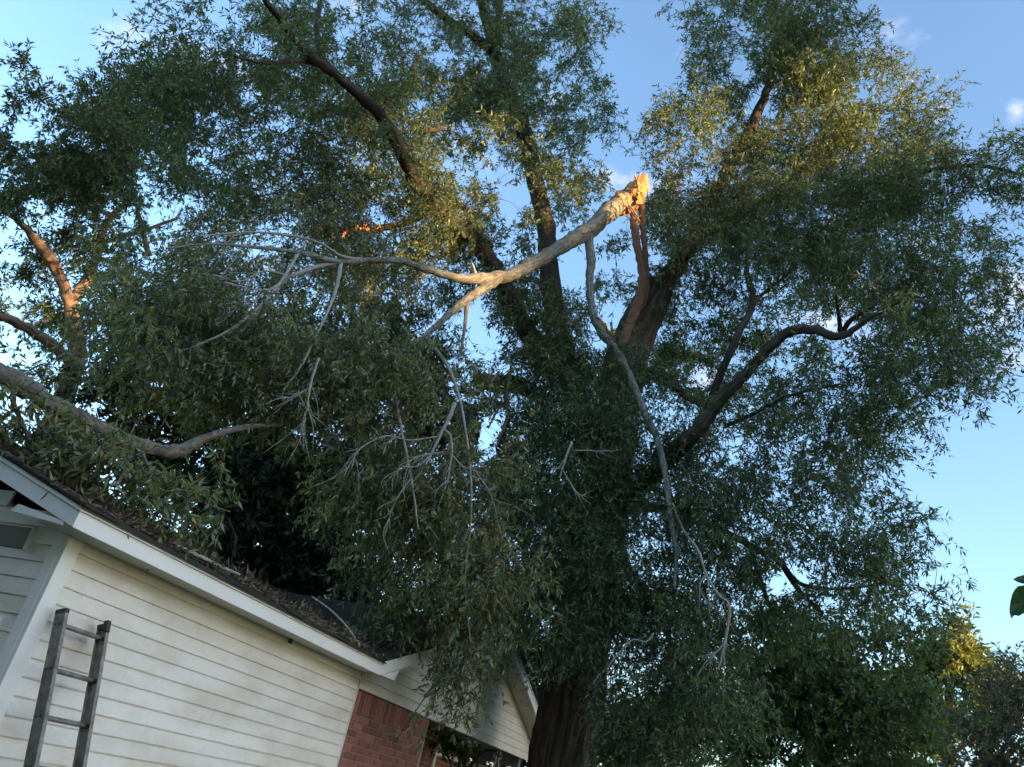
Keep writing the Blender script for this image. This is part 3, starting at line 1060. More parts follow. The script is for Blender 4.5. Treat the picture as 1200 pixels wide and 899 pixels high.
LIMBS = [
    # right half of the fork, carrying the right crown
    [(770, 348, 13.9, 34), (790, 315, 13.6, 30), (815, 270, 13.2, 25), (845, 215, 12.8, 20), (880, 150, 12.4, 15), (905, 90, 12.2, 11), (925, 20, 12.0, 8)],
    [(800, 300, 13.5, 18), (850, 262, 13.8, 13), (910, 225, 14.2, 10), (965, 180, 14.6, 8), (1010, 120, 15, 5)],
    # central leader
    [(700, 545, 14.1, 34), (668, 450, 14.2, 32), (652, 380, 14.3, 29), (645, 330, 14.4, 27), (640, 275, 14.5, 25), (627, 205, 14.6, 22), (612, 150, 14.7, 20), (594, 100, 14.8, 18), (578, 55, 14.9, 15), (565, 0, 15, 13), (552, -70, 15, 10)],
    [(578, 60, 14.9, 12), (548, 38, 14.6, 11), (520, 20, 14.4, 10), (495, -2, 14.2, 9), (470, -40, 14, 7)],
    [(583, 55, 14.9, 8), (584, 20, 15, 7), (590, -30, 15, 6)],
    # upper left limb
    [(690, 500, 14.0, 34), (650, 435, 13.8, 33), (618, 388, 13.6, 31), (594, 342, 13.3, 29), (566, 292, 13.0, 26), (520, 250, 12.6, 23), (488, 212, 12.2, 21), (467, 168, 11.9, 19), (440, 130, 11.6, 17), (405, 97, 11.3, 15), (365, 65, 11, 13), (335, 32, 10.8, 10), (305, -8, 10.6, 8)],
    [(405, 98, 11.3, 9), (380, 72, 11.5, 8), (372, 40, 11.6, 7), (375, 0, 11.8, 6)],
    [(375, 75, 11.1, 7), (345, 71, 10.8, 6), (310, 74, 10.5, 4), (275, 66, 10.3, 3)],
    [(520, 150, 12.6, 6), (498, 151, 12.4, 7), (470, 138, 12.2, 5), (440, 118, 12, 3)],
    [(600, 105, 14.8, 6), (560, 107, 14.2, 5), (530, 95, 13.9, 4), (505, 98, 13.7, 3)],
    [(575, 290, 13.2, 10), (555, 262, 13.4, 9), (540, 240, 13.6, 7), (500, 215, 13.8, 5)],
    # low right limb
    [(715, 610, 13.9, 26), (760, 560, 13.4, 24), (800, 520, 12.9, 23), (822, 498, 12.6, 21), (842, 470, 12.4, 17), (868, 445, 12.2, 15), (897, 412, 12.0, 14), (922, 390, 11.8, 13), (952, 386, 11.6, 12), (985, 394, 11.4, 10), (1020, 372, 11.2, 6), (1060, 350, 11, 4)],
    [(985, 393, 11.4, 7), (997, 375, 11.4, 6), (1020, 360, 11.4, 5), (1045, 340, 11.4, 3)],
    [(985, 392, 11.4, 6), (983, 370, 11.5, 5), (980, 345, 11.6, 3)],
    [(832, 475, 12.5, 11), (843, 442, 12.6, 10), (864, 395, 12.8, 9), (882, 353, 13, 8), (875, 322, 13.1, 7), (877, 290, 13.2, 5), (885, 240, 13.3, 4)],
    [(883, 352, 13, 5), (900, 340, 13.1, 4), (925, 320, 13.2, 3)],
    [(850, 500, 12.5, 6), (888, 482, 12.2, 5), (925, 464, 12, 4), (985, 450, 11.7, 3)],
    [(735, 440, 14.0, 18), (760, 438, 13.6, 15), (785, 448, 13.3, 13), (805, 465, 13.1, 9), (830, 478, 13, 6)],
    [(940, 200, 14.4, 4), (1010, 215, 13.6, 5), (1100, 198, 12.6, 5), (1150, 195, 12.2, 4), (1200, 205, 11.9, 3)],
    # low drooping branches in front of the trunk
    [(690, 620, 13.7, 14), (730, 660, 12.8, 12), (770, 720, 12.2, 9), (800, 790, 11.8, 6), (815, 860, 11.6, 4)],
    [(680, 600, 13.6, 12), (640, 590, 12.8, 10), (615, 640, 12.3, 7), (620, 720, 12, 4)],
    [(720, 590, 13.8, 14), (800, 600, 13.2, 11), (880, 640, 12.8, 9), (910, 655, 12.6, 8), (935, 690, 12.5, 6), (965, 720, 12.5, 4)],
    [(915, 658, 12.6, 5), (940, 685, 12.4, 5), (990, 690, 12.2, 3), (1050, 680, 12, 3)],
    [(880, 645, 12.8, 6), (895, 690, 12.7, 5), (905, 720, 12.6, 4), (910, 745, 12.6, 3)],
    [(640, 470, 14, 20), (610, 452, 13.4, 24), (585, 450, 13.0, 25), (562, 446, 12.8, 24)],
]
LIMB_SEEN = []
FRONT = (11, 12, 13, 14, 15, 16)
for i, L_ in enumerate(LIMBS):
    k_ = .74 if i in (0, 5) else .86 if L_[0][3] > 12 else .9
    LIMB_SEEN.append(limb(oak, 'limb', [(a, b_, c - ((1.3 * max(0, min(1, (j_ - 4) / 3)) if i == 5 else 1.1 if i in (6, 7) else 1.1 * min(1, j_ / 2) if i in FRONT else -.9 * min(1, j_ / 2) if i < 2 else 0)), d * k_) for j_, (a, b_, c, d) in enumerate(L_)], M['bark_limb'], 12 if L_[0][3] > 12 else 8, fo, seed=20 + i))

# splintered remains standing at the fork: torn strips of heartwood
def strip(parent, name, pix, mat, seg=8, flat=.35, seed=3, ridge=.09):
    return limb(parent, name, pix, mat, seg, None, .10, seed, flat=flat, ridge=ridge)


strip(oak, 'torn_strip', [(727, 408, 13.55, 9), (738, 380, 13.5, 12), (749, 350, 13.4, 11), (752, 322, 13.25, 9), (747, 290, 13.1, 9), (744, 262, 12.98, 10), (743, 236, 12.9, 9)], M['wood_torn'], 12, .4)
strip(oak, 'torn_strip', [(742, 372, 13.6, 12), (753, 345, 13.5, 13), (757, 315, 13.35, 8), (755, 285, 13.2, 7), (753, 258, 13.05, 8), (753, 230, 12.98, 7)], M['wood_torn'], 10, .5, 7)
strip(oak, 'splinter', [(699, 372, 13.2, 5), (706, 382, 13.3, 8), (716, 396, 13.5, 6), (722, 410, 13.6, 3)], M['wood_fresh'], 8, .5, 9)
strip(oak, 'splinter', [(716, 378, 13.45, 2), (718, 392, 13.5, 4), (721, 408, 13.6, 4)], M['wood_fresh'], 8, .5, 10)
strip(oak, 'splinter', [(820, 268, 13.1, 4), (812, 280, 13.1, 8), (803, 295, 13.2, 6), (800, 305, 13.3, 3)], M['wood_fresh'], 8, .5, 12)
# peeled bark loop hanging from the stub at mid height
strip(oak, 'torn_strip', [(599, 430, 12.5, 3), (597, 446, 12.5, 4), (594, 462, 12.5, 5), (596, 478, 12.5, 5), (597, 490, 12.5, 3)], M['wood_torn'], 8, .4, 14)
strip(oak, 'torn_strip', [(597, 482, 12.5, 4), (592, 475, 12.45, 6), (585, 478, 12.4, 7), (578, 490, 12.4, 7), (572, 502, 12.4, 4)], M['wood_torn'], 8, .4, 15)
strip(oak, 'torn_strip', [(597, 484, 12.5, 4), (592, 497, 12.5, 4), (586, 512, 12.5, 3), (581, 526, 12.5, 2)], M['wood_torn'], 8, .4, 16)
strip(oak, 'torn_strip', [(590, 498, 12.5, 2), (598, 512, 12.5, 2), (597, 530, 12.5, 2), (593, 545, 12.5, 2)], M['bark_dead'], 6, .8, 17)

HOLES = [(660, 862, 44, 78), (605, 228, 22, 20), (672, 322, 24, 18), (725, 190, 18, 22), (765, 60, 38, 55), (560, 372, 20, 26), (575, 405, 16, 14), (582, 505, 16, 28), (698, 398, 12, 12), (745, 110, 22, 34),
         (990, 382, 30, 16), (655, 560, 4, 4), (725, 510, 7, 9), (735, 535, 10, 10), (718, 360, 14, 14), (400, 40, 12, 14), (295, 112, 15, 9), (330, 145, 13, 9), (232, 188, 13, 9), (640, 75, 14, 10), (450, 20, 12, 14),
         (930, 670, 26, 14), (905, 690, 12, 12), (868, 700, 8, 7), (770, 300, 10, 12), (1145, 240, 20, 14), (1140, 300, 16, 10), (870, 80, 14, 18), (890, 120, 16, 22), (820, 440, 10, 14), (860, 420, 12, 10),
         (700, 170, 12, 14), (520, 70, 10, 12), (545, 150, 12, 10), (490, 120, 10, 8), (596, 200, 10, 10), (1000, 560, 0.1, .1), (750, 215, 26, 18), (715, 245, 30, 16), (690, 270, 16, 12), (748, 290, 10, 50)]
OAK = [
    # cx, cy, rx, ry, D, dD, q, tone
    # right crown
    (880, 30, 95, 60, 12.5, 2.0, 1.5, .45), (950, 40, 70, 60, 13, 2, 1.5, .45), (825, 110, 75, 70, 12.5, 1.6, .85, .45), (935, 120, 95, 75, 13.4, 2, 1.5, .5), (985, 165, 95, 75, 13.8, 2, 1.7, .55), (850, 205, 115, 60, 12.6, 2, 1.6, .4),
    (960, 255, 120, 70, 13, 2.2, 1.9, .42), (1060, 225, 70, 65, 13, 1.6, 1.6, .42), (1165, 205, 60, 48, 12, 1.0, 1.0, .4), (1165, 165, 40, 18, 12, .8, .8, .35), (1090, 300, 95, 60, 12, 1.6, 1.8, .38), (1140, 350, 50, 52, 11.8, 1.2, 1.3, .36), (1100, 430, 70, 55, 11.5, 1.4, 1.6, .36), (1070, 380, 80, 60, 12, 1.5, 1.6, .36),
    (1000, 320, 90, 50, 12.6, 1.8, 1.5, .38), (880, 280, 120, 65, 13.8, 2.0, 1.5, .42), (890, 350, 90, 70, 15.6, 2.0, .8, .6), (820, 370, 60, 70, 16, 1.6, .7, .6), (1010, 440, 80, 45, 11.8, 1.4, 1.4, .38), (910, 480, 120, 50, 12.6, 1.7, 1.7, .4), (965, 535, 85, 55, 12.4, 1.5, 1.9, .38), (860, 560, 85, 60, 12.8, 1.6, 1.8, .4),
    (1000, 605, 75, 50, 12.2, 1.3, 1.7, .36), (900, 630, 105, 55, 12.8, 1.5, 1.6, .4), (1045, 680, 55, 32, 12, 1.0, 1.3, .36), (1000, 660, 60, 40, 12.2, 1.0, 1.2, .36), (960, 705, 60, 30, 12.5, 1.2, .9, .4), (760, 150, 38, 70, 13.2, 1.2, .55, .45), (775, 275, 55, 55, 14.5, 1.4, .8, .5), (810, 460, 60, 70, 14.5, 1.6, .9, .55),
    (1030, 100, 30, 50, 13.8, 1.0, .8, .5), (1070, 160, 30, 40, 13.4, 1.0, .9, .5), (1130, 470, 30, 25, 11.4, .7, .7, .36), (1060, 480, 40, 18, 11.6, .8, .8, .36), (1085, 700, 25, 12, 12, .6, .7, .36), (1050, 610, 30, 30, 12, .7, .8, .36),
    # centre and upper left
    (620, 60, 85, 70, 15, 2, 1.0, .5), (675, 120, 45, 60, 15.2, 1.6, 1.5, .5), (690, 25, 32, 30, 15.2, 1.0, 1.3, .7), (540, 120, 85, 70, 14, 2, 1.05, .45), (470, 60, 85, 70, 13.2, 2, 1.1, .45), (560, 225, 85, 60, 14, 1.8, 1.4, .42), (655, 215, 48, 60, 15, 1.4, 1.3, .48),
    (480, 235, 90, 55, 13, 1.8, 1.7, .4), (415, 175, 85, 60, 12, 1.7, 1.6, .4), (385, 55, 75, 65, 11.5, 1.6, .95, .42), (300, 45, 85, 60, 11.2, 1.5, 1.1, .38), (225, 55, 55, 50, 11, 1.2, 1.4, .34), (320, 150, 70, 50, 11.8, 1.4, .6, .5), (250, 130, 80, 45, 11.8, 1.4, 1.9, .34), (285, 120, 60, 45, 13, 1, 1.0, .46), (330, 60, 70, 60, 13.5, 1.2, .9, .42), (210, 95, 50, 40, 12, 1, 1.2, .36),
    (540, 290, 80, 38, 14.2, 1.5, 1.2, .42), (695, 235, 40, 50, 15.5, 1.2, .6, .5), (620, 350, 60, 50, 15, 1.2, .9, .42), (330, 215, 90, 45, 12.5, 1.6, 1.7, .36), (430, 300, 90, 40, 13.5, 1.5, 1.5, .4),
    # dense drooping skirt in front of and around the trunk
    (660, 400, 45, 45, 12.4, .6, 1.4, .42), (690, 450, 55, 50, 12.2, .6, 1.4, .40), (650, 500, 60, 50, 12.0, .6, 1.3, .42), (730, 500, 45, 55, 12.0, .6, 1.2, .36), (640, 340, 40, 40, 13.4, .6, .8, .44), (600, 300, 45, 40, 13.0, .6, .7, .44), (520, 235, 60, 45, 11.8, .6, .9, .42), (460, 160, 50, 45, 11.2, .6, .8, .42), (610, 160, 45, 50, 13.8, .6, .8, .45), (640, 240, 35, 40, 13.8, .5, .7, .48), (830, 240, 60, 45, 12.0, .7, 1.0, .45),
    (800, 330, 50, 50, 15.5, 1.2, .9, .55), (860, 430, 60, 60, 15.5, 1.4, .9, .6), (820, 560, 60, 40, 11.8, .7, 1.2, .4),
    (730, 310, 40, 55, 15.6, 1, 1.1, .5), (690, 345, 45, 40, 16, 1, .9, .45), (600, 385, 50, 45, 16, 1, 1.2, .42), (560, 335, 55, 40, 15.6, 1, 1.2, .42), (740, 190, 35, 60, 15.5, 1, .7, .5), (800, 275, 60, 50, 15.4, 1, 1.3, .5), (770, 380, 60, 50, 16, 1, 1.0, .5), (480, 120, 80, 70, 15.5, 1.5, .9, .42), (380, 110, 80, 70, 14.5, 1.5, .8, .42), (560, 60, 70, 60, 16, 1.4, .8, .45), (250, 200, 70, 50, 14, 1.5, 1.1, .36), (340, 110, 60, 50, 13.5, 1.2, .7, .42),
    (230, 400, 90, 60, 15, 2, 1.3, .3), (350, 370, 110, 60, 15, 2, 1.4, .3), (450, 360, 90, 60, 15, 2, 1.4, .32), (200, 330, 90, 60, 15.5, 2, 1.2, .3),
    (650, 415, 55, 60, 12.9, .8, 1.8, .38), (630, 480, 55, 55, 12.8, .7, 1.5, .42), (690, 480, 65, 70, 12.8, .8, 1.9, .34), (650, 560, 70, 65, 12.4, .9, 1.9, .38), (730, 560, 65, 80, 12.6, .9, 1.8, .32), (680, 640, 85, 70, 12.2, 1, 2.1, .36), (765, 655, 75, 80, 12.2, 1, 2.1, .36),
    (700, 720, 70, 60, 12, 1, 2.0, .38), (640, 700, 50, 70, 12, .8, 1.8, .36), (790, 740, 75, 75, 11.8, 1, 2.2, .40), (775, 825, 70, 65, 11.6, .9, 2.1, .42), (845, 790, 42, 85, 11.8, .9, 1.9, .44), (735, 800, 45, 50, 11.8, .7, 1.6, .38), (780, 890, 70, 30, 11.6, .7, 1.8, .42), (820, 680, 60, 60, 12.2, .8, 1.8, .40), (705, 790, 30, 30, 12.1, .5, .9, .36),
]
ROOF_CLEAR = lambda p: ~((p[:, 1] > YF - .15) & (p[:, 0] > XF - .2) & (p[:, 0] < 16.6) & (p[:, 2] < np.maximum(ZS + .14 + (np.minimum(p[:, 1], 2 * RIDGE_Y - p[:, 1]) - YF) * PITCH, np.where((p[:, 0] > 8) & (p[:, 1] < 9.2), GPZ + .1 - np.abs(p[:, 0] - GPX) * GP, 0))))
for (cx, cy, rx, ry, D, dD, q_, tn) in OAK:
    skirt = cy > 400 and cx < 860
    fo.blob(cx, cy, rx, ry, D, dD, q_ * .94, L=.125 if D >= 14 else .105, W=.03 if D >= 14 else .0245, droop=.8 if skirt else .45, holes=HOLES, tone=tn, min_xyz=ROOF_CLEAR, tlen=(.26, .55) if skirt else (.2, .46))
# limb left of the leader, its sunlit orange put into the wood colour
limb(oak, 'limb', [(545, 243, 13.55, 6), (520, 240, 13.9, 8), (495, 252, 14.3, 8), (468, 264, 14.58, 8)], M['bark_limb'], 10, fo, .08, 150)
strip(oak, 'sunlit_limb', [(478, 262, 14.6, 7), (450, 267, 14.5, 9), (420, 270, 14.4, 9), (398, 276, 14.3, 7), (382, 284, 14.2, 3)], M['wood_fresh'], 10, .7, 151, .12)
strip(oak, 'sunlit_limb', [(432, 262, 14.3, 2), (418, 266, 14.3, 5), (402, 268, 14.3, 6), (393, 262, 14.3, 2)], M['wood_fresh'], 8, .6, 152, .12)
# leafy sprouts along the limbs
rs = np.random.default_rng(91)
for il, path in enumerate(LIMB_SEEN):
    for p_ in path[3::3]:
        if rs.uniform() < (.12 if il in FRONT else .2 if il in (5, 6, 7) else .62):
            pr_ = project(p_[None] + rs.normal(size=(1, 3)) * .25)[0]
            fo.blob(pr_[0], pr_[1], rs.uniform(14, 30), rs.uniform(14, 28), math.hypot(p_[0], p_[1]) - rs.uniform(.2, .7), .35, rs.uniform(.5, 1.1), clump=.26, holes=HOLES, tone=.45, min_xyz=ROOF_CLEAR)
counts['oak'] = fo.finish(oak, M['leaf_oak'], M['bark_twig'])

# ------------------------------------------------------------------ snapped leader hanging over the house
bl = empty('snapped_limb', tuple(pt(750, 215, 12.9)))
tag(bl, 'pale grey snapped limb with a splintered orange butt, its foliage hanging over the roof', 'broken limb')
fb = Foliage(5)
bp = limb(bl, 'limb', [(737, 231, 12.78, 23), (722, 243, 12.7, 22), (703, 259, 12.5, 20), (684, 274, 12.3, 19), (660, 288, 12.1, 17), (640, 301, 11.9, 16), (617, 314, 11.7, 17), (594, 323, 11.5, 16), (570, 326, 11.3, 14), (546, 327, 11.1, 11),
                       (500, 316, 10.8, 8), (470, 306, 10.5, 8), (430, 305, 10.2, 7), (398, 307, 10.0, 7), (350, 296, 9.7, 5), (300, 290, 9.4, 4), (245, 286, 9.2, 3), (195, 291, 9.0, 2)], M['bark_pale'], 14, fb, .08, 41)
# splintered butt: core plus spikes of torn fibre
strip(bl, 'splintered_end', [(723, 243, 12.70, 20), (731, 236, 12.74, 26), (740, 228, 12.8, 27), (747, 219, 12.85, 22), (753, 210, 12.9, 11), (756, 203, 12.9, 3)], M['wood_fresh'], 20, .75, 43, .22)
for i in range(40):
    u_ = rng.uniform(0, 1)
    x0, y0 = 728 + 20 * u_ + rng.normal(0, 2), 241 - 14 * u_ + rng.uniform(-10, 5)
    x1, y1 = 748 + rng.uniform(-4, 11), 214 + rng.uniform(-13, 14)
    if math.hypot(x1 - x0, y1 - y0) < 9:
        continue
    dd_ = rng.uniform(-.22, .10)
    strip(bl, 'splinter', [(x0, y0, 12.76 + dd_, rng.uniform(3, 6)), (x0 * .45 + x1 * .55, y0 * .45 + y1 * .55, 12.80 + dd_ + rng.uniform(-.05, .05), rng.uniform(2.5, 4.5)), (x1, y1, 12.86 + dd_, .5)], M['wood_fresh'], 6, .4, 60 + i, .25)
strip(bl, 'splinter', [(730, 240, 12.5, 2.5), (738, 245, 12.5, 2.5), (746, 256, 12.5, 2), (751, 264, 12.5, 1)], M['wood_fresh'], 6, .6, 131, .1)
PALE = [
    [(585, 327, 11.4, 11), (566, 338, 11.3, 12), (548, 350, 11.1, 11), (527, 368, 10.9, 8), (500, 392, 10.6, 6), (478, 408, 10.4, 4), (450, 424, 10.2, 3)],
    [(400, 307, 10.0, 5), (368, 314, 9.9, 5), (340, 324, 9.7, 4), (312, 340, 9.5, 3), (262, 331, 9.3, 2)],
    [(430, 305, 10.2, 4), (400, 300, 10, 4), (375, 285, 9.9, 3), (340, 276, 9.7, 3), (290, 272, 9.5, 2), (230, 277, 9.2, 1.5)],
    [(340, 324, 9.7, 3), (310, 318, 9.6, 2.5), (280, 330, 9.5, 2), (250, 322, 9.4, 1.5)],
    [(312, 340, 9.5, 2), (295, 355, 9.4, 1.6), (265, 362, 9.3, 1.2)],
    [(548, 350, 11.1, 6), (545, 380, 11.1, 4), (540, 415, 11, 3)],
    [(560, 330, 11.2, 5), (556, 318, 11.2, 4), (553, 308, 11.2, 2)],
    [(735, 240, 12.7, 3), (742, 246, 12.6, 2), (750, 260, 12.6, 1.5)],
    # hanging side limb dropping from the snapped limb past the fork
    [(688, 270, 12.3, 10), (692, 300, 12.3, 11), (691, 332, 12.3, 9), (693, 358, 12.3, 9), (702, 386, 12.2, 10), (722, 412, 12.1, 10), (736, 438, 12, 9), (754, 480, 11.8, 9), (770, 515, 11.6, 8), (780, 560, 11.4, 7), (786, 610, 11.3, 6), (792, 650, 11.2, 5), (790, 690, 11.1, 3)],
    # dead hanging sprays
    [(533, 472, 8.75, 5), (526, 490, 8.75, 5), (517, 508, 8.75, 4), (505, 533, 8.75, 3), (498, 545, 8.75, 2)],
    [(520, 503, 8.75, 3), (528, 512, 8.75, 3), (529, 533, 8.75, 2.5), (524, 567, 8.75, 1.5)],
    [(522, 530, 8.75, 3), (500, 533, 8.75, 2.5), (484, 538, 8.75, 2), (473, 550, 8.75, 1.5)],
    [(512, 512, 8.75, 2.5), (480, 516, 8.75, 2), (452, 511, 8.75, 2), (424, 523, 8.75, 1.5)],
    [(505, 533, 8.75, 2), (490, 546, 8.75, 1.5), (470, 548, 8.75, 1.2), (455, 562, 8.75, 1)],
    [(529, 533, 8.75, 2), (545, 548, 8.75, 1.6), (566, 547, 8.75, 1.2)],
    [(424, 523, 8.75, 1.5), (412, 540, 8.75, 1.5), (402, 560, 8.75, 1)],
    [(374, 420, 8.4, 3), (366, 442, 8.4, 3), (362, 462, 8.4, 2.6), (361, 480, 8.4, 2), (370, 498, 8.4, 1.2)],
    [(364, 455, 8.4, 2), (352, 460, 8.4, 1.6), (336, 468, 8.4, 1)],
    [(362, 475, 8.4, 1.6), (357, 486, 8.4, 1.2), (356, 496, 8.4, 1)],
    [(788, 590, 11.3, 3), (800, 620, 11.2, 3), (818, 645, 10.5, 3), (827, 672, 10.5, 3), (842, 697, 10.5, 3), (853, 706, 10.5, 3), (855, 720, 10.5, 3), (850, 750, 10.5, 2.6), (842, 785, 10.5, 1.6)],
    [(850, 752, 10.5, 2), (840, 764, 10.5, 1.6), (828, 770, 10.5, 1.2)],
    [(827, 672, 10.5, 2), (820, 690, 10.5, 1.6), (835, 715, 10.5, 1.2)],
    [(766, 742, 10.5, 2), (757, 752, 10.5, 2), (742, 750, 10.5, 2), (728, 762, 10.5, 1.6), (712, 782, 10.5, 1.2)],
    [(672, 528, 11.1, 2), (690, 528, 11.1, 1.6), (706, 530, 11.1, 1.2)],
    [(670, 518, 11.1, 3), (662, 540, 11.1, 2.6), (656, 560, 11.1, 2)], [(660, 552, 11.1, 2), (672, 572, 11.1, 1.8), (684, 585, 11.1, 1.2)],
    [(700, 640, 11.6, 2), (690, 660, 11.5, 2), (694, 690, 11.5, 1.2)],
    [(470, 410, 10.2, 5), (462, 450, 9.6, 4), (470, 500, 9.2, 3.5), (482, 560, 9.1, 3), (490, 620, 9.2, 2)],
    [(400, 309, 10, 5), (392, 345, 9.5, 4), (372, 390, 9.1, 3.5), (352, 430, 9.0, 3), (330, 460, 9.1, 2)],
    [(350, 297, 9.7, 4), (322, 340, 9.2, 3.5), (280, 380, 9.0, 3), (230, 405, 9.1, 2.4), (180, 420, 9.3, 1.6)],
    [(500, 395, 10.5, 5), (530, 440, 9.8, 4), (548, 520, 9.3, 3), (552, 600, 9.3, 2.6), (545, 680, 9.5, 2), (552, 760, 9.9, 1.4)],
    [(482, 560, 9.1, 2), (462, 590, 9.1, 1.8), (450, 630, 9.2, 1.2)], [(548, 540, 9.3, 2), (575, 580, 9.4, 1.6), (585, 620, 9.6, 1.2)],
]
PALE_PATHS = []
for i, L_ in enumerate(PALE):
    PALE_PATHS.append(limb(bl, 'branch', L_, M['bark_pale'] if L_[0][3] > 5 else M['bark_dead'], 10 if L_[0][3] > 5 else 6, fb if i in (0, 1, 2) or i >= len(PALE) - 6 else None, .06, 80 + i))
# bare twiglets fraying from the dead branches
for i, path in enumerate(PALE_PATHS):
    if i in (5, 6, 8):
        continue
    for k in range(16 if i in (1, 2, 3, 4) else 6):
        j = int(rng.uniform(.35, 1.0) * (len(path) - 1))
        s_ = path[j]
        d_ = unit((path[min(j + 1, len(path) - 1)] - path[max(j - 2, 0)])[None])[0]
        d_ = unit((d_ * .8 + rng.normal(size=3) * .55 + np.array([0, 0, -.25]))[None])[0]
        ln_ = rng.uniform(.15, .75 if i in (1, 2, 3, 4) else .5)
        pth = catmull([s_, s_ + d_ * ln_ * .5 + rng.normal(size=3) * .03, s_ + d_ * ln_ + rng.normal(size=3) * .05], 3)
        v, q, bb = tube_arrays(pth, np.linspace(.006, .0025, len(pth)), 5)
        link('dead_twig', mesh_quads('dead_twig', v, q, True, vattrs={'bk': bb}), M['bark_dead'], bl)
# fixed frames of the foliage masses hanging from it
HANG = [
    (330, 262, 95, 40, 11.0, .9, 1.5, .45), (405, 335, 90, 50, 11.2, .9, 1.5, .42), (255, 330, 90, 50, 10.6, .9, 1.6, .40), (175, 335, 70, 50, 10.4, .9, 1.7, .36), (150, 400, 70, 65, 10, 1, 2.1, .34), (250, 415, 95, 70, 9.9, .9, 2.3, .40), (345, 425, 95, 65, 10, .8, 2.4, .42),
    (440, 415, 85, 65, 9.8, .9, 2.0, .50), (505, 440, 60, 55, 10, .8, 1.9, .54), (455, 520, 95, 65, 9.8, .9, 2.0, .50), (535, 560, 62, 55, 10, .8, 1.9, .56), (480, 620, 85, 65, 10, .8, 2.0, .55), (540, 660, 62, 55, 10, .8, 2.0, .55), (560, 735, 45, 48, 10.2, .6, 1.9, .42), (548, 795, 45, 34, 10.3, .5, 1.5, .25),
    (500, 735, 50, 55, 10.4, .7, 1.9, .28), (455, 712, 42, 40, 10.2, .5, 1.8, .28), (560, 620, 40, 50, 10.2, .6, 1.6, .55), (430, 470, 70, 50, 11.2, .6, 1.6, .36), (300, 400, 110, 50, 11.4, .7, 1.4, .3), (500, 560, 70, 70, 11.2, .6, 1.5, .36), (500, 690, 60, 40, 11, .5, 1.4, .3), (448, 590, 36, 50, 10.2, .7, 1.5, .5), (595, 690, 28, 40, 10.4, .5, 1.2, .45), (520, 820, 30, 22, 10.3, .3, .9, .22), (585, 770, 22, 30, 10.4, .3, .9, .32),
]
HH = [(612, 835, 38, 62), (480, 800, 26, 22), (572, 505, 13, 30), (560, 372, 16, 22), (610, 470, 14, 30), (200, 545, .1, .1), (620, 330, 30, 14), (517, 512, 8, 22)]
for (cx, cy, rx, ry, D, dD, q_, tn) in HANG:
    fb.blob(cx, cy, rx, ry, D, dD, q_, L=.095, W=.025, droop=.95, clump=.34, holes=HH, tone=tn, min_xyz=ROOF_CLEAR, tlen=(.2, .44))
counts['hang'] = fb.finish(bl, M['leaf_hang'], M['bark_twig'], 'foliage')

# ------------------------------------------------------------------ limb fallen across the roof at the left
fl = empty('fallen_limb', tuple(pt(60, 475, 7.6)))
tag(fl, 'thick bare grey-brown limb fallen across the roof at the left edge, leaves crushed beneath', 'fallen limb')
ff = Foliage(7)
ON_ROOF = lambda p: (p[:, 0] > XF + .02) & (p[:, 1] > YF) & (p[:, 2] > ZS + .10 + (p[:, 1] - YF) * PITCH)
limb(fl, 'limb', [(-140, 375, 7.4, 22), (-60, 412, 7.4, 22), (0, 441, 7.4, 21), (25, 451, 7.45, 22), (50, 467, 7.5, 19), (75, 482, 7.6, 19), (100, 496, 7.7, 19), (132, 511, 7.9, 18), (155, 520, 8.1, 15), (180, 526, 8.3, 14), (205, 530, 8.5, 15), (226, 522, 8.7, 13), (250, 510, 8.9, 9), (290, 500, 9.2, 6), (330, 498, 9.5, 4)], M['bark_fallen'], 16, ff, .11, 301)
for i, L_ in enumerate([[(20, 449, 7.4, 6), (15, 470, 7.3, 5), (28, 500, 7.2, 4), (40, 530, 7.1, 3)], [(105, 498, 7.7, 6), (112, 520, 7.6, 5), (130, 548, 7.5, 3), (150, 580, 7.5, 2)], [(165, 523, 8.2, 6), (172, 545, 8.1, 5), (200, 560, 8.1, 4), (240, 575, 8.1, 2)],
                         [(60, 474, 7.5, 5), (58, 500, 7.3, 4), (75, 530, 7.2, 3), (100, 560, 7.2, 2)], [(205, 575, 7.9, 3), (240, 590, 7.9, 2.5), (270, 600, 7.9, 1.5)]]):
    limb(fl, 'branch', L_, M['bark_fallen'], 8, ff, .06, 310 + i)
for (cx, cy, rx, ry, D, dD, q_, tn) in [(10, 485, 50, 36, 7.35, .25, 2.4, .55), (65, 515, 48, 34, 7.1, .3, 2.6, .62), (115, 545, 46, 32, 6.9, .3, 2.8, .6), (160, 570, 44, 30, 6.9, .3, 2.8, .55), (205, 590, 36, 28, 7.1, .3, 2.4, .5), (240, 602, 26, 28, 7.3, .3, 1.8, .5), (20, 520, 40, 16, 7.3, .25, 2.4, .6), (-50, 470, 60, 40, 7.6, .3, 2.0, .55),
                                         (85, 550, 36, 16, 6.8, .25, 2.4, .6), (145, 590, 36, 14, 6.8, .2, 2.2, .6), (60, 490, 45, 18, 7.3, .3, 1.0, .5), (130, 525, 40, 16, 7.2, .3, 1.0, .45), (255, 560, 26, 26, 7.8, .3, 1.2, .4)]:
    ff.blob(cx, cy, rx, ry, D, dD, q_, L=.11, W=.026, droop=.8, clump=.2, tone=tn, min_xyz=ON_ROOF, tlen=(.4, .7), nl=11, holes=[(115, 578, 7, 4), (150, 552, 6, 4)])
counts['fallen'] = ff.finish(fl, M['leaf_hang'], M['bark_twig'], 'foliage')


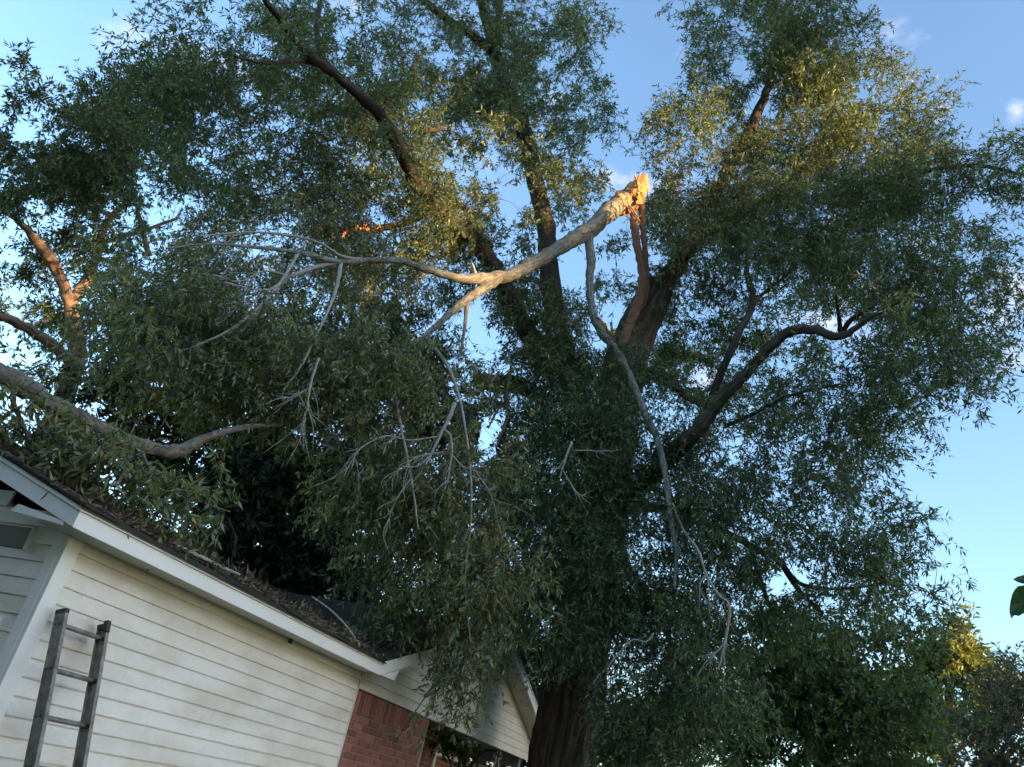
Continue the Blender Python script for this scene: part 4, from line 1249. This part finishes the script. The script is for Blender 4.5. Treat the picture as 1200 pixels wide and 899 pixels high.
# ------------------------------------------------------------------ other trees
def other_tree(name, label, pxy, D, top_w, limbs, blobs, seed, leafm, barkm, L, W, clump, droop=.4, trunk_px=None, holes=(), nl=13, wood=True, group=None, h_join=None, clear=None, opens=()):
    p0 = pt(pxy[0], pxy[1], D)
    t = empty(name, (p0[0], p0[1], 0))
    tag(t, label, 'tree', group)
    f = Foliage(seed)
    hj = h_join or p0[2]
    rr = np.random.default_rng(seed)
    path = np.array([(p0[0] + rr.normal(0, .12) * min(1, s), p0[1] + rr.normal(0, .12) * min(1, s), s * hj - .05) for s in np.linspace(0, 1, 7)])
    C2 = catmull(path, 6)
    v_, q_, b_ = tube_arrays(C2, np.linspace(top_w * 1.25, top_w * .55, len(C2)), 20, ridge=.05, wob=.05, seed=seed)
    link('trunk', mesh_quads('trunk', v_, q_, True, vattrs={'bk': b_}), barkm, t)
    f.limb_points(C2[10:])
    f.open_lines = [(pt(a_, b_, c_), np.array(SUN_DIR), 12.0, .7) for a_, b_, c_ in opens]
    for i, L_ in enumerate(limbs):
        limb(t, 'limb', L_, barkm, 9, f, .08, seed + i)
    if not limbs:
        for i in range(7):
            j = int(len(C2) * rr.uniform(.45, .98))
            a = rr.uniform(0, 6.28)
            e = C2[j] + np.array([math.cos(a), math.sin(a), rr.uniform(.3, 1.0)]) * rr.uniform(1.2, 2.4) * hj / 6
            pth = catmull([C2[j], (C2[j] + e) / 2 + np.array([0, 0, .2]), e], 5)
            v_, q_, b_ = tube_arrays(pth, np.linspace(top_w * .4, .02, len(pth)), 8, wob=.05, seed=seed + i)
            link('limb', mesh_quads('limb', v_, q_, True, vattrs={'bk': b_}), barkm, t)
            f.limb_points(pth)
    for b in blobs:
        f.blob(*b[:6], b[6] * 1.35, L=L, W=W, droop=droop, clump=clump, holes=holes, tone=b[7], nl=nl, wood=wood, min_xyz=clear or ROOF_CLEAR, tlen=(.2, .48))
    counts[name + str(seed)] = f.finish(t, leafm, M['bark_twig'])
    return t


# left background oak behind the house, limbs catching the last sun
other_tree('background_oak', 'background oak behind the roof at the left edge with sunlit orange limbs', (95, 420, ), 22.0, .38,
           [[(95, 420, 22, 15), (78, 345, 22, 12), (60, 305, 21.8, 12), (44, 285, 21.6, 10), (25, 262, 21.4, 6), (0, 245, 21.2, 4)], [(92, 430, 22, 12), (58, 402, 21.6, 11), (30, 384, 21.3, 10), (0, 371, 21, 8), (-30, 365, 20.8, 6)],
            [(82, 360, 22, 12), (110, 310, 22.5, 9), (125, 262, 23, 7), (160, 225, 23.4, 5)], [(118, 285, 22.6, 6), (150, 275, 22.8, 5), (175, 268, 23, 4), (210, 255, 23, 3)], [(140, 255, 23, 5), (95, 240, 22.4, 4), (60, 235, 22, 3)],
            [(175, 300, 23, 6), (168, 275, 23, 6), (160, 240, 23.2, 4)]],
           [(15, 95, 26, 26, 21, 1.5, 1.6, .38), (55, 170, 70, 40, 21.5, 2.4, 1.9, .38), (130, 140, 75, 45, 22.5, 2.4, 2.2, .36), (170, 195, 90, 42, 22.5, 2.5, 2.2, .36), (70, 215, 80, 40, 21.8, 2.4, 2.2, .36), (170, 90, 35, 25, 22.5, 1.5, 1.1, .38),
            (230, 220, 70, 38, 23, 2.2, 1.7, .36), (40, 300, 60, 40, 22.8, 2, .8, .5), (50, 370, 60, 45, 22.8, 2, .8, .45), (110, 380, 50, 50, 23, 2, .9, .4), (110, 260, 60, 30, 22.6, 2, 1.2, .4), (30, 430, 50, 35, 22.4, 1.5, .6, .4), (120, 320, 40, 40, 23.2, 1.5, .5, .5), (10, 250, 40, 30, 21.5, 1.4, 1.2, .38), (100, 430, 50, 40, 22, 1.5, .7, .4)],
           401, M['leaf_back'], M['bark_far'], .16, .05, .6, holes=[(240, 285, 24, 20), (120, 395, 10, 14), (65, 465, 16, 12), (20, 160, 10, 14), (40, 235, 12, 8), (15, 300, 16, 12), (235, 180, 24, 14), (20, 340, 20, 16), (40, 420, 20, 12)], opens=[(45, 285, 21.6), (60, 305, 21.8), (75, 330, 22), (30, 384, 21.3), (10, 376, 21.1), (55, 400, 21.6), (165, 285, 23)])
# dense dark evergreen filling the space behind the roof
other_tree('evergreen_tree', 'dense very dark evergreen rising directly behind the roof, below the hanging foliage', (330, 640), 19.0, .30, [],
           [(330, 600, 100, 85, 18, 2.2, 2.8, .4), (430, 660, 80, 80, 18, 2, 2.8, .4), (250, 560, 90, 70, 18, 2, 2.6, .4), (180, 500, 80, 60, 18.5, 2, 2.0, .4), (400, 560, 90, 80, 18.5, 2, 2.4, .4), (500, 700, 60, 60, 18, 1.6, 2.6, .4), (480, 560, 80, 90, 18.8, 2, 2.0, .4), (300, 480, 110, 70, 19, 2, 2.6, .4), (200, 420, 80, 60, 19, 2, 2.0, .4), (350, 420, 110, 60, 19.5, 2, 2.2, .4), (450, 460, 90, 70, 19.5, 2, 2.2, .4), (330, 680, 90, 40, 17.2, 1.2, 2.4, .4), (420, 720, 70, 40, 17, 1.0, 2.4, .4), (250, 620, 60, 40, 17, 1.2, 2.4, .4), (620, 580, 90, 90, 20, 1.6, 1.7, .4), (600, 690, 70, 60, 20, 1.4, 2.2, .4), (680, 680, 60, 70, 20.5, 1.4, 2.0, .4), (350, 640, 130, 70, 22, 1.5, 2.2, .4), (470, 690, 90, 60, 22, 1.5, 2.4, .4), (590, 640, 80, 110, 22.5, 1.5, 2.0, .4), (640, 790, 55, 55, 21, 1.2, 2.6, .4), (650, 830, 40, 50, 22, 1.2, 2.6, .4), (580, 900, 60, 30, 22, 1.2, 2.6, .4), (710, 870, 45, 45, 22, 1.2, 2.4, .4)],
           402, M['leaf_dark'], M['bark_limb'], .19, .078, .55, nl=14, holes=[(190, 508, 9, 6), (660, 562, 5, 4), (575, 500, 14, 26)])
# dense tree at the lower right behind the oak
other_tree('broadleaf_tree', 'dense rounded dark green tree low at the right, just behind the big oak', (960, 850), 21.0, .26, [],
           [(930, 800, 85, 60, 20, 2, 2.6, .40), (1000, 790, 75, 55, 20.5, 2, 2.4, .42), (1040, 850, 65, 55, 20, 1.8, 2.4, .48), (880, 860, 80, 60, 19.5, 1.8, 2.6, .36), (960, 870, 90, 50, 19.5, 1.8, 2.6, .40), (1050, 890, 60, 40, 19.2, 1.4, 2.2, .66), (930, 740, 70, 32, 20.5, 1.6, 1.9, .40), (1010, 740, 60, 30, 20.8, 1.5, 1.5, .45), (1070, 790, 35, 45, 20.8, 1.3, 1.3, .5), (860, 770, 50, 50, 20, 1.4, 2.0, .36), (720, 880, 50, 45, 22, 1.2, 2.2, .34), (780, 840, 60, 60, 21, 1.2, 2.0, .34), (1075, 740, 25, 22, 21, 1, .8, .5)],
           403, M['leaf_fresh'], M['bark_limb'], .14, .058, .55, nl=14)
# far trees at the right
other_tree('far_tree', 'distant tree with golden sunlit crown above the lower right treetops', (1110, 800), 62.0, .4, [],
           [(1105, 760, 30, 26, 60, 3, 2.0, .75), (1140, 775, 28, 20, 61, 3, 2.0, .7), (1085, 790, 30, 26, 60, 3, 1.8, .65), (1120, 810, 40, 24, 60, 3, 2.0, .5), (1165, 785, 22, 14, 61, 2, 1.4, .6), (1100, 735, 12, 9, 60, 1.4, 1.2, .75), (1125, 775, 40, 26, 60, 3, 1.6, .7), (1110, 850, 50, 40, 59, 3, 1.8, .45), (1160, 800, 36, 20, 60, 3, 1.6, .6), (1075, 820, 30, 40, 60, 3, 1.6, .5)],
           404, M['leaf_back'], M['bark_far'], .42, .16, 1.5, wood=False)
other_tree('rusty_tree', 'dull reddish green tree filling the lower right corner', (1160, 860), 33.0, .3, [],
           [(1175, 828, 36, 28, 32, 2.2, 1.5, .5), (1190, 850, 40, 45, 32, 2.4, 1.6, .55), (1140, 865, 45, 40, 31.5, 2.4, 1.6, .5), (1202, 800, 28, 26, 32, 2, 1.3, .5), (1128, 845, 28, 24, 32, 2, 1.0, .42), (1170, 895, 60, 30, 31, 2, 1.8, .5), (1230, 840, 50, 60, 32, 2, 1.6, .5)],
           405, M['leaf_rust'], M['bark_limb'], .19, .075, .8, nl=12, holes=[(1128, 868, 7, 8), (1135, 880, 5, 5), (1095, 860, 6, 10)])
# leafy plant in the porch shade
other_tree('porch_shrub', 'dark leafy shrub in the shaded porch opening beside the iron post', (540, 876), 14.4, .03, [],
           [(540, 872, 26, 12, 14.6, .3, 3.0, .45), (518, 864, 18, 11, 14.4, .3, 3.0, .4), (562, 878, 18, 10, 14.7, .3, 2.6, .45)],
           406, M['leaf_back'], M['bark_limb'], .10, .04, .2, nl=10, clear=lambda p: (p[:, 2] < 2.46) & (p[:, 1] > WY + .16) & (p[:, 1] < 5.84))

# bush added outside the view to darken the side wall
bush = empty('wall_shade_shrub', (2.3, 6.3, 0))
tag(bush, 'unseen leafy shrub left of the house, added to shade the side wall', 'shrub')
fs = Foliage(31)
for (bx, by, bz) in [(2.2, 5.3, 0), (2.35, 6.3, 0), (2.2, 7.3, 0)]:
    pth = catmull([(bx, by, -.05), (bx + .1, by, 1.2), (bx - .05, by + .1, 2.4), (bx, by, 3.3)], 5)
    v, q, bb = tube_arrays(pth, np.linspace(.07, .02, len(pth)), 10, wob=.06, seed=int(by * 10))
    link('stem', mesh_quads('stem', v, q, True, vattrs={'bk': bb}), M['bark_limb'], bush)
nb = 8000
cb = rng.normal(size=(nb, 3))
cb = cb / np.linalg.norm(cb, axis=1)[:, None] * (rng.uniform(.3, 1, (nb, 1)) ** .4) * np.array([.8, 1.9, 2.4]) + np.array([2.3, 6.4, 2.4])
fs.twigs(cb, unit(rng.normal(size=(nb, 3)) + np.array([0, 0, .2])), rng.uniform(.15, .35, nb), 8, .10, .05, np.full(nb, .3), np.clip(rng.normal(.45, .15, nb), 0, 1))
fs.finish(bush, M['leaf_fresh'], M['bark_twig'], 'foliage')

# unseen tree added left of the camera, keeps sky light off the side wall
yt = empty('wall_shade_tree', (-4.6, 6.5, 0))
tag(yt, 'unseen spreading tree left of the viewer, added to shade the side wall', 'tree')
pth = catmull([(-4.6, 6.5, -.05), (-4.5, 6.5, 1.6), (-4.65, 6.4, 3.4), (-4.6, 6.5, 6.0)], 6)
v, q, bb = tube_arrays(pth, np.linspace(.32, .10, len(pth)), 16, ridge=.05, wob=.05, seed=9)
link('trunk', mesh_quads('trunk', v, q, True, vattrs={'bk': bb}), M['bark_limb'], yt)
fy = Foliage(33)
nb = 7000
cb = rng.normal(size=(nb, 3))
cb = cb / np.linalg.norm(cb, axis=1)[:, None] * (rng.uniform(.2, 1, (nb, 1)) ** .4) * np.array([3.6, 6.0, 4.2]) + np.array([-4.6, 6.0, 5.2])
fy.twigs(cb, unit(rng.normal(size=(nb, 3))), rng.uniform(.3, .6, nb), 6, .2, .10, np.full(nb, .4), np.clip(rng.normal(.45, .15, nb), 0, 1), thick=.006)
fy.finish(yt, M['leaf_back'], M['bark_twig'])

# ------------------------------------------------------------------ small things on and near the roof
def rp(px, py, lift=.02):
    """point of the roof surface near a pixel on the eave line"""
    r = ray(px, py)
    k = (YF + .12) / r[1]
    p = CAM + r * k
    return p


litter = Foliage(9)
n = 420
xs = rng.uniform(XF, 8.6, n)
dy = np.abs(rng.normal(0, .28, n)) + .0
heap = .03 * np.clip(np.sin(xs * 2.3) + .4, 0, 1) * rng.uniform(0, 1, n)
st = np.stack([xs, YF + .06 + dy, ZS + .185 + dy * PITCH + heap], 1)
litter.twigs(st, unit(rng.normal(size=(n, 3)) * np.array([1, 1, .25]) + np.array([0, 0, .05])), rng.uniform(.05, .16, n), 5, .09, .022, np.full(n, .2), np.clip(rng.normal(.5, .2, n), 0, 1), thick=.003)
v = np.vstack(litter.lv)
lo = tag(link('leaf_litter', mesh_quads('leaf_litter', v, np.arange(len(v)).reshape(-1, 4), attrs={'tone': np.concatenate(litter.lt)}), M['leaf_litter']), 'dry leaf litter scattered along the edge of the roof', 'leaf litter', kind='stuff')
tw = tag(link('twig_litter', litter.acc.mesh('twig_litter'), M['bark_dead']), 'thin dead twigs strewn along the edge of the roof', 'twigs', kind='stuff')


def roof_pt(x, dy, lift=0):
    return np.array([x, YF + dy, ZS + .15 + dy * PITCH + lift])


stick = empty('roof_stick', tuple(roof_pt(5.6, .1)))
tag(stick, 'short pale stick poking out from the roof edge above the ladder wall', 'stick')
pth = catmull([roof_pt(4.95, .10, .03), roof_pt(5.2, .06, .05), roof_pt(5.42, .03, .055), roof_pt(5.66, .0, .075)], 5)
v, q, bb = tube_arrays(pth, np.linspace(.018, .011, len(pth)), 10, wob=.06, seed=3)
link('stem', mesh_quads('stem', v, q, True, vattrs={'bk': bb}), M['bark_dead'], stick)
stick2 = empty('roof_stick', tuple(roof_pt(7.8, .1)))
tag(stick2, 'crooked bare stick lying on the shingles near the valley by the gable', 'stick')
pth = catmull([roof_pt(8.02, .04, .02), roof_pt(7.95, .16, .10), roof_pt(7.86, .28, .16), roof_pt(7.72, .42, .2), roof_pt(7.6, .52, .21)], 5)
v, q, bb = tube_arrays(pth, np.linspace(.016, .006, len(pth)), 8, wob=.06, seed=4)
link('stem', mesh_quads('stem', v, q, True, vattrs={'bk': bb}), M['bark_dead'], stick2)

# overhead cable at the lower right
wp = [pt(940, 838, 45), pt(1040, 834, 40), pt(1133, 838, 36), pt(1195, 843, 34), pt(1300, 855, 31)]
v, q, bb = tube_arrays(catmull(wp, 6), .018, 6)
tag(link('utility_cable', mesh_quads('utility_cable', v, q, True, vattrs={'bk': bb}), M['wire']), 'thin pale overhead cable crossing the trees at the lower right', 'cable')

# sapling just outside the right edge, two of its leaves reach into view
sap = empty('sapling', (2.2, -.72, 0))
tag(sap, 'close broad green leaf hanging into view at the right edge against the sky', 'sapling')
D_ = 2.3
M['leaf_near'], nt, b = new_mat('near_leaf')
tcn = N(nt, 'ShaderNodeTexCoord')
nn = N(nt, 'ShaderNodeTexNoise', Scale=30.0, Detail=4.0)
nt.links.new(tcn.outputs['Object'], nn.inputs['Vector'])
cn = ramp(nt, nn.outputs['Fac'], [(0.3, (0.045, 0.085, 0.04)), (0.7, (0.075, 0.13, 0.06))])
nt.links.new(cn, b.inputs['Base Color'])
b.inputs['Roughness'].default_value = .45
tr = N(nt, 'ShaderNodeBsdfTranslucent')
nt.links.new(mixc(nt, 1.0, cn, (1.3, 1.5, .7), 'MULTIPLY'), tr.inputs['Color'])
mx = N(nt, 'ShaderNodeMixShader')
mx.inputs['Fac'].default_value = .3
nt.links.new(b.outputs[0], mx.inputs[1])
nt.links.new(tr.outputs[0], mx.inputs[2])
nt.links.new(mx.outputs[0], nt.nodes['Material Output'].inputs['Surface'])


def near_leaf(outline, D, bow):
    """outline pixels of a broad leaf; gets real depth, midrib fold and a bowed blade"""
    o = np.array(outline, float)
    c = o.mean(0)
    rings = [1.0, .66, .33]
    v_, f_ = [], []
    n_ = len(o)
    for ri, s in enumerate(rings):
        for k in range(n_):
            p = c + (o[k] - c) * s
            d = D + bow * (1 - s) * .03 + .012 * math.sin(k * 1.7) * s + .02 * (p[1] - c[1]) / 40
            v_.append(pt(p[0], p[1], d))
    v_.append(pt(c[0], c[1], D + bow * .03))
    for ri in range(2):
        for k in range(n_):
            k2 = (k + 1) % n_
            f_.append((ri * n_ + k, ri * n_ + k2, (ri + 1) * n_ + k2, (ri + 1) * n_ + k))
    for k in range(n_):
        f_.append((2 * n_ + k, 2 * n_ + (k + 1) % n_, 3 * n_))
    me_ = mesh_py('leaf', v_, f_, True)
    return me_


link('leaf', near_leaf([(1200, 686), (1193, 687), (1189, 691), (1186, 697), (1184, 705), (1183, 713), (1183, 718), (1185, 725), (1189, 721), (1194, 722), (1199, 719), (1206, 722), (1212, 716), (1218, 712), (1222, 703), (1219, 694), (1211, 688)], 2.3, 1), M['leaf_near'], sap)
link('leaf', near_leaf([(1187, 679), (1192, 676), (1199, 674), (1210, 671), (1224, 670), (1236, 674), (1240, 681), (1228, 686), (1216, 687), (1206, 684), (1198, 684), (1192, 682)], 2.34, -1), M['leaf_near'], sap)
link('leaf', near_leaf([(1235, 640), (1243, 628), (1258, 622), (1272, 628), (1278, 642), (1270, 655), (1254, 660), (1241, 654)], 2.36, 1), M['leaf_near'], sap)
for pts_ in ([pt(1211, 690, 2.31), pt(1228, 684, 2.33), pt(1250, 680, 2.35)], [pt(1225, 678, 2.34), pt(1238, 677, 2.35), pt(1252, 682, 2.35)], [pt(1256, 655, 2.36), pt(1260, 668, 2.36), pt(1258, 685, 2.35)]):
    v, q, bb = tube_arrays(catmull(pts_, 5), .0016, 6)
    link('petiole', mesh_quads('petiole', v, q, True, vattrs={'bk': bb}), M['bark_twig'], sap)
tip = pt(1250, 680, 2.35)
pth = catmull([np.array([2.2, -.72, 0]), np.array([2.22, -.70, .8]), (tip + np.array([0.0, -.06, -.35])), tip, pt(1262, 640, 2.36), pt(1270, 560, 2.4)], 6)
v, q, bb = tube_arrays(pth, np.linspace(.011, .003, len(pth)), 8)
link('stem', mesh_quads('stem', v, q, True, vattrs={'bk': bb}), M['bark_twig'], sap)

# ------------------------------------------------------------------ unseen wood added to keep the evening sun off the house
rw = np.random.default_rng(77)
cent = []
sd = np.array([SUN_DIR.x, SUN_DIR.y]) / math.hypot(SUN_DIR.x, SUN_DIR.y)
se = np.array([-sd[1], sd[0]])


def wood_crown(s_, dist, lo_, hi_, rad, n_):
    a = rw.normal(size=(n_, 3))
    a = a / np.linalg.norm(a, axis=1)[:, None] * (rw.uniform(.0, 1, (n_, 1)) ** .33)
    cs_ = sd * dist + se * s_
    cent.append(np.stack([cs_[0] + a[:, 0] * rad, cs_[1] + a[:, 1] * rad, (lo_ + hi_) / 2 + a[:, 2] * (hi_ - lo_) / 2], 1))


for s_ in np.arange(-90, 48, 2.6):
    if 1.5 < s_ < 18.5:
        continue
    for row in range(3):
        wood_crown(s_, 104 + row * 6 + rw.normal(0, 1), 0, rw.uniform(34, 38), 2.9, 380)
for s_ in np.arange(2.5, 17.6, .85):
    fl_, co_ = (25.0, 30.4) if 7.0 < s_ < 10 else (28.5, 31.6) if 10 <= s_ < 12.3 else (30.4, 34.2) if 12.3 <= s_ < 14.9 else (36, None)  # gaps between crowns shaped to let sun onto chosen limbs and leaves
    for row in range(3):
        wood_crown(s_, 104 + row * 5 + rw.normal(0, .6), 0, fl_ + rw.normal(0, .3), 1.3, 220)
        if co_:
            wood_crown(s_, 105 + row * 4, co_ + rw.normal(0, .2), 40, 1.3, 150)
cent = np.vstack(cent)
mm = len(cent)
u = unit(rw.normal(size=(mm, 3)))
w = unit(np.cross(u, rw.normal(size=(mm, 3))))
s1, s2 = rw.uniform(.5, 1.0, (mm, 1)), rw.uniform(.35, .7, (mm, 1))
v = np.stack([cent - u * s1, cent + w * s2, cent + u * s1, cent - w * s2], 1).reshape(-1, 3)
tag(link('sun_block_wood', mesh_quads('sun_block_wood', v, np.arange(len(v)).reshape(-1, 4), attrs={'tone': np.repeat(rw.uniform(.2, .8, mm), 4)}), M['leaf_back']), 'unseen wood behind the viewer, added to block the low sun', 'wood', kind='stuff')
print('leaf counts', counts, 'total', sum(counts.values()))
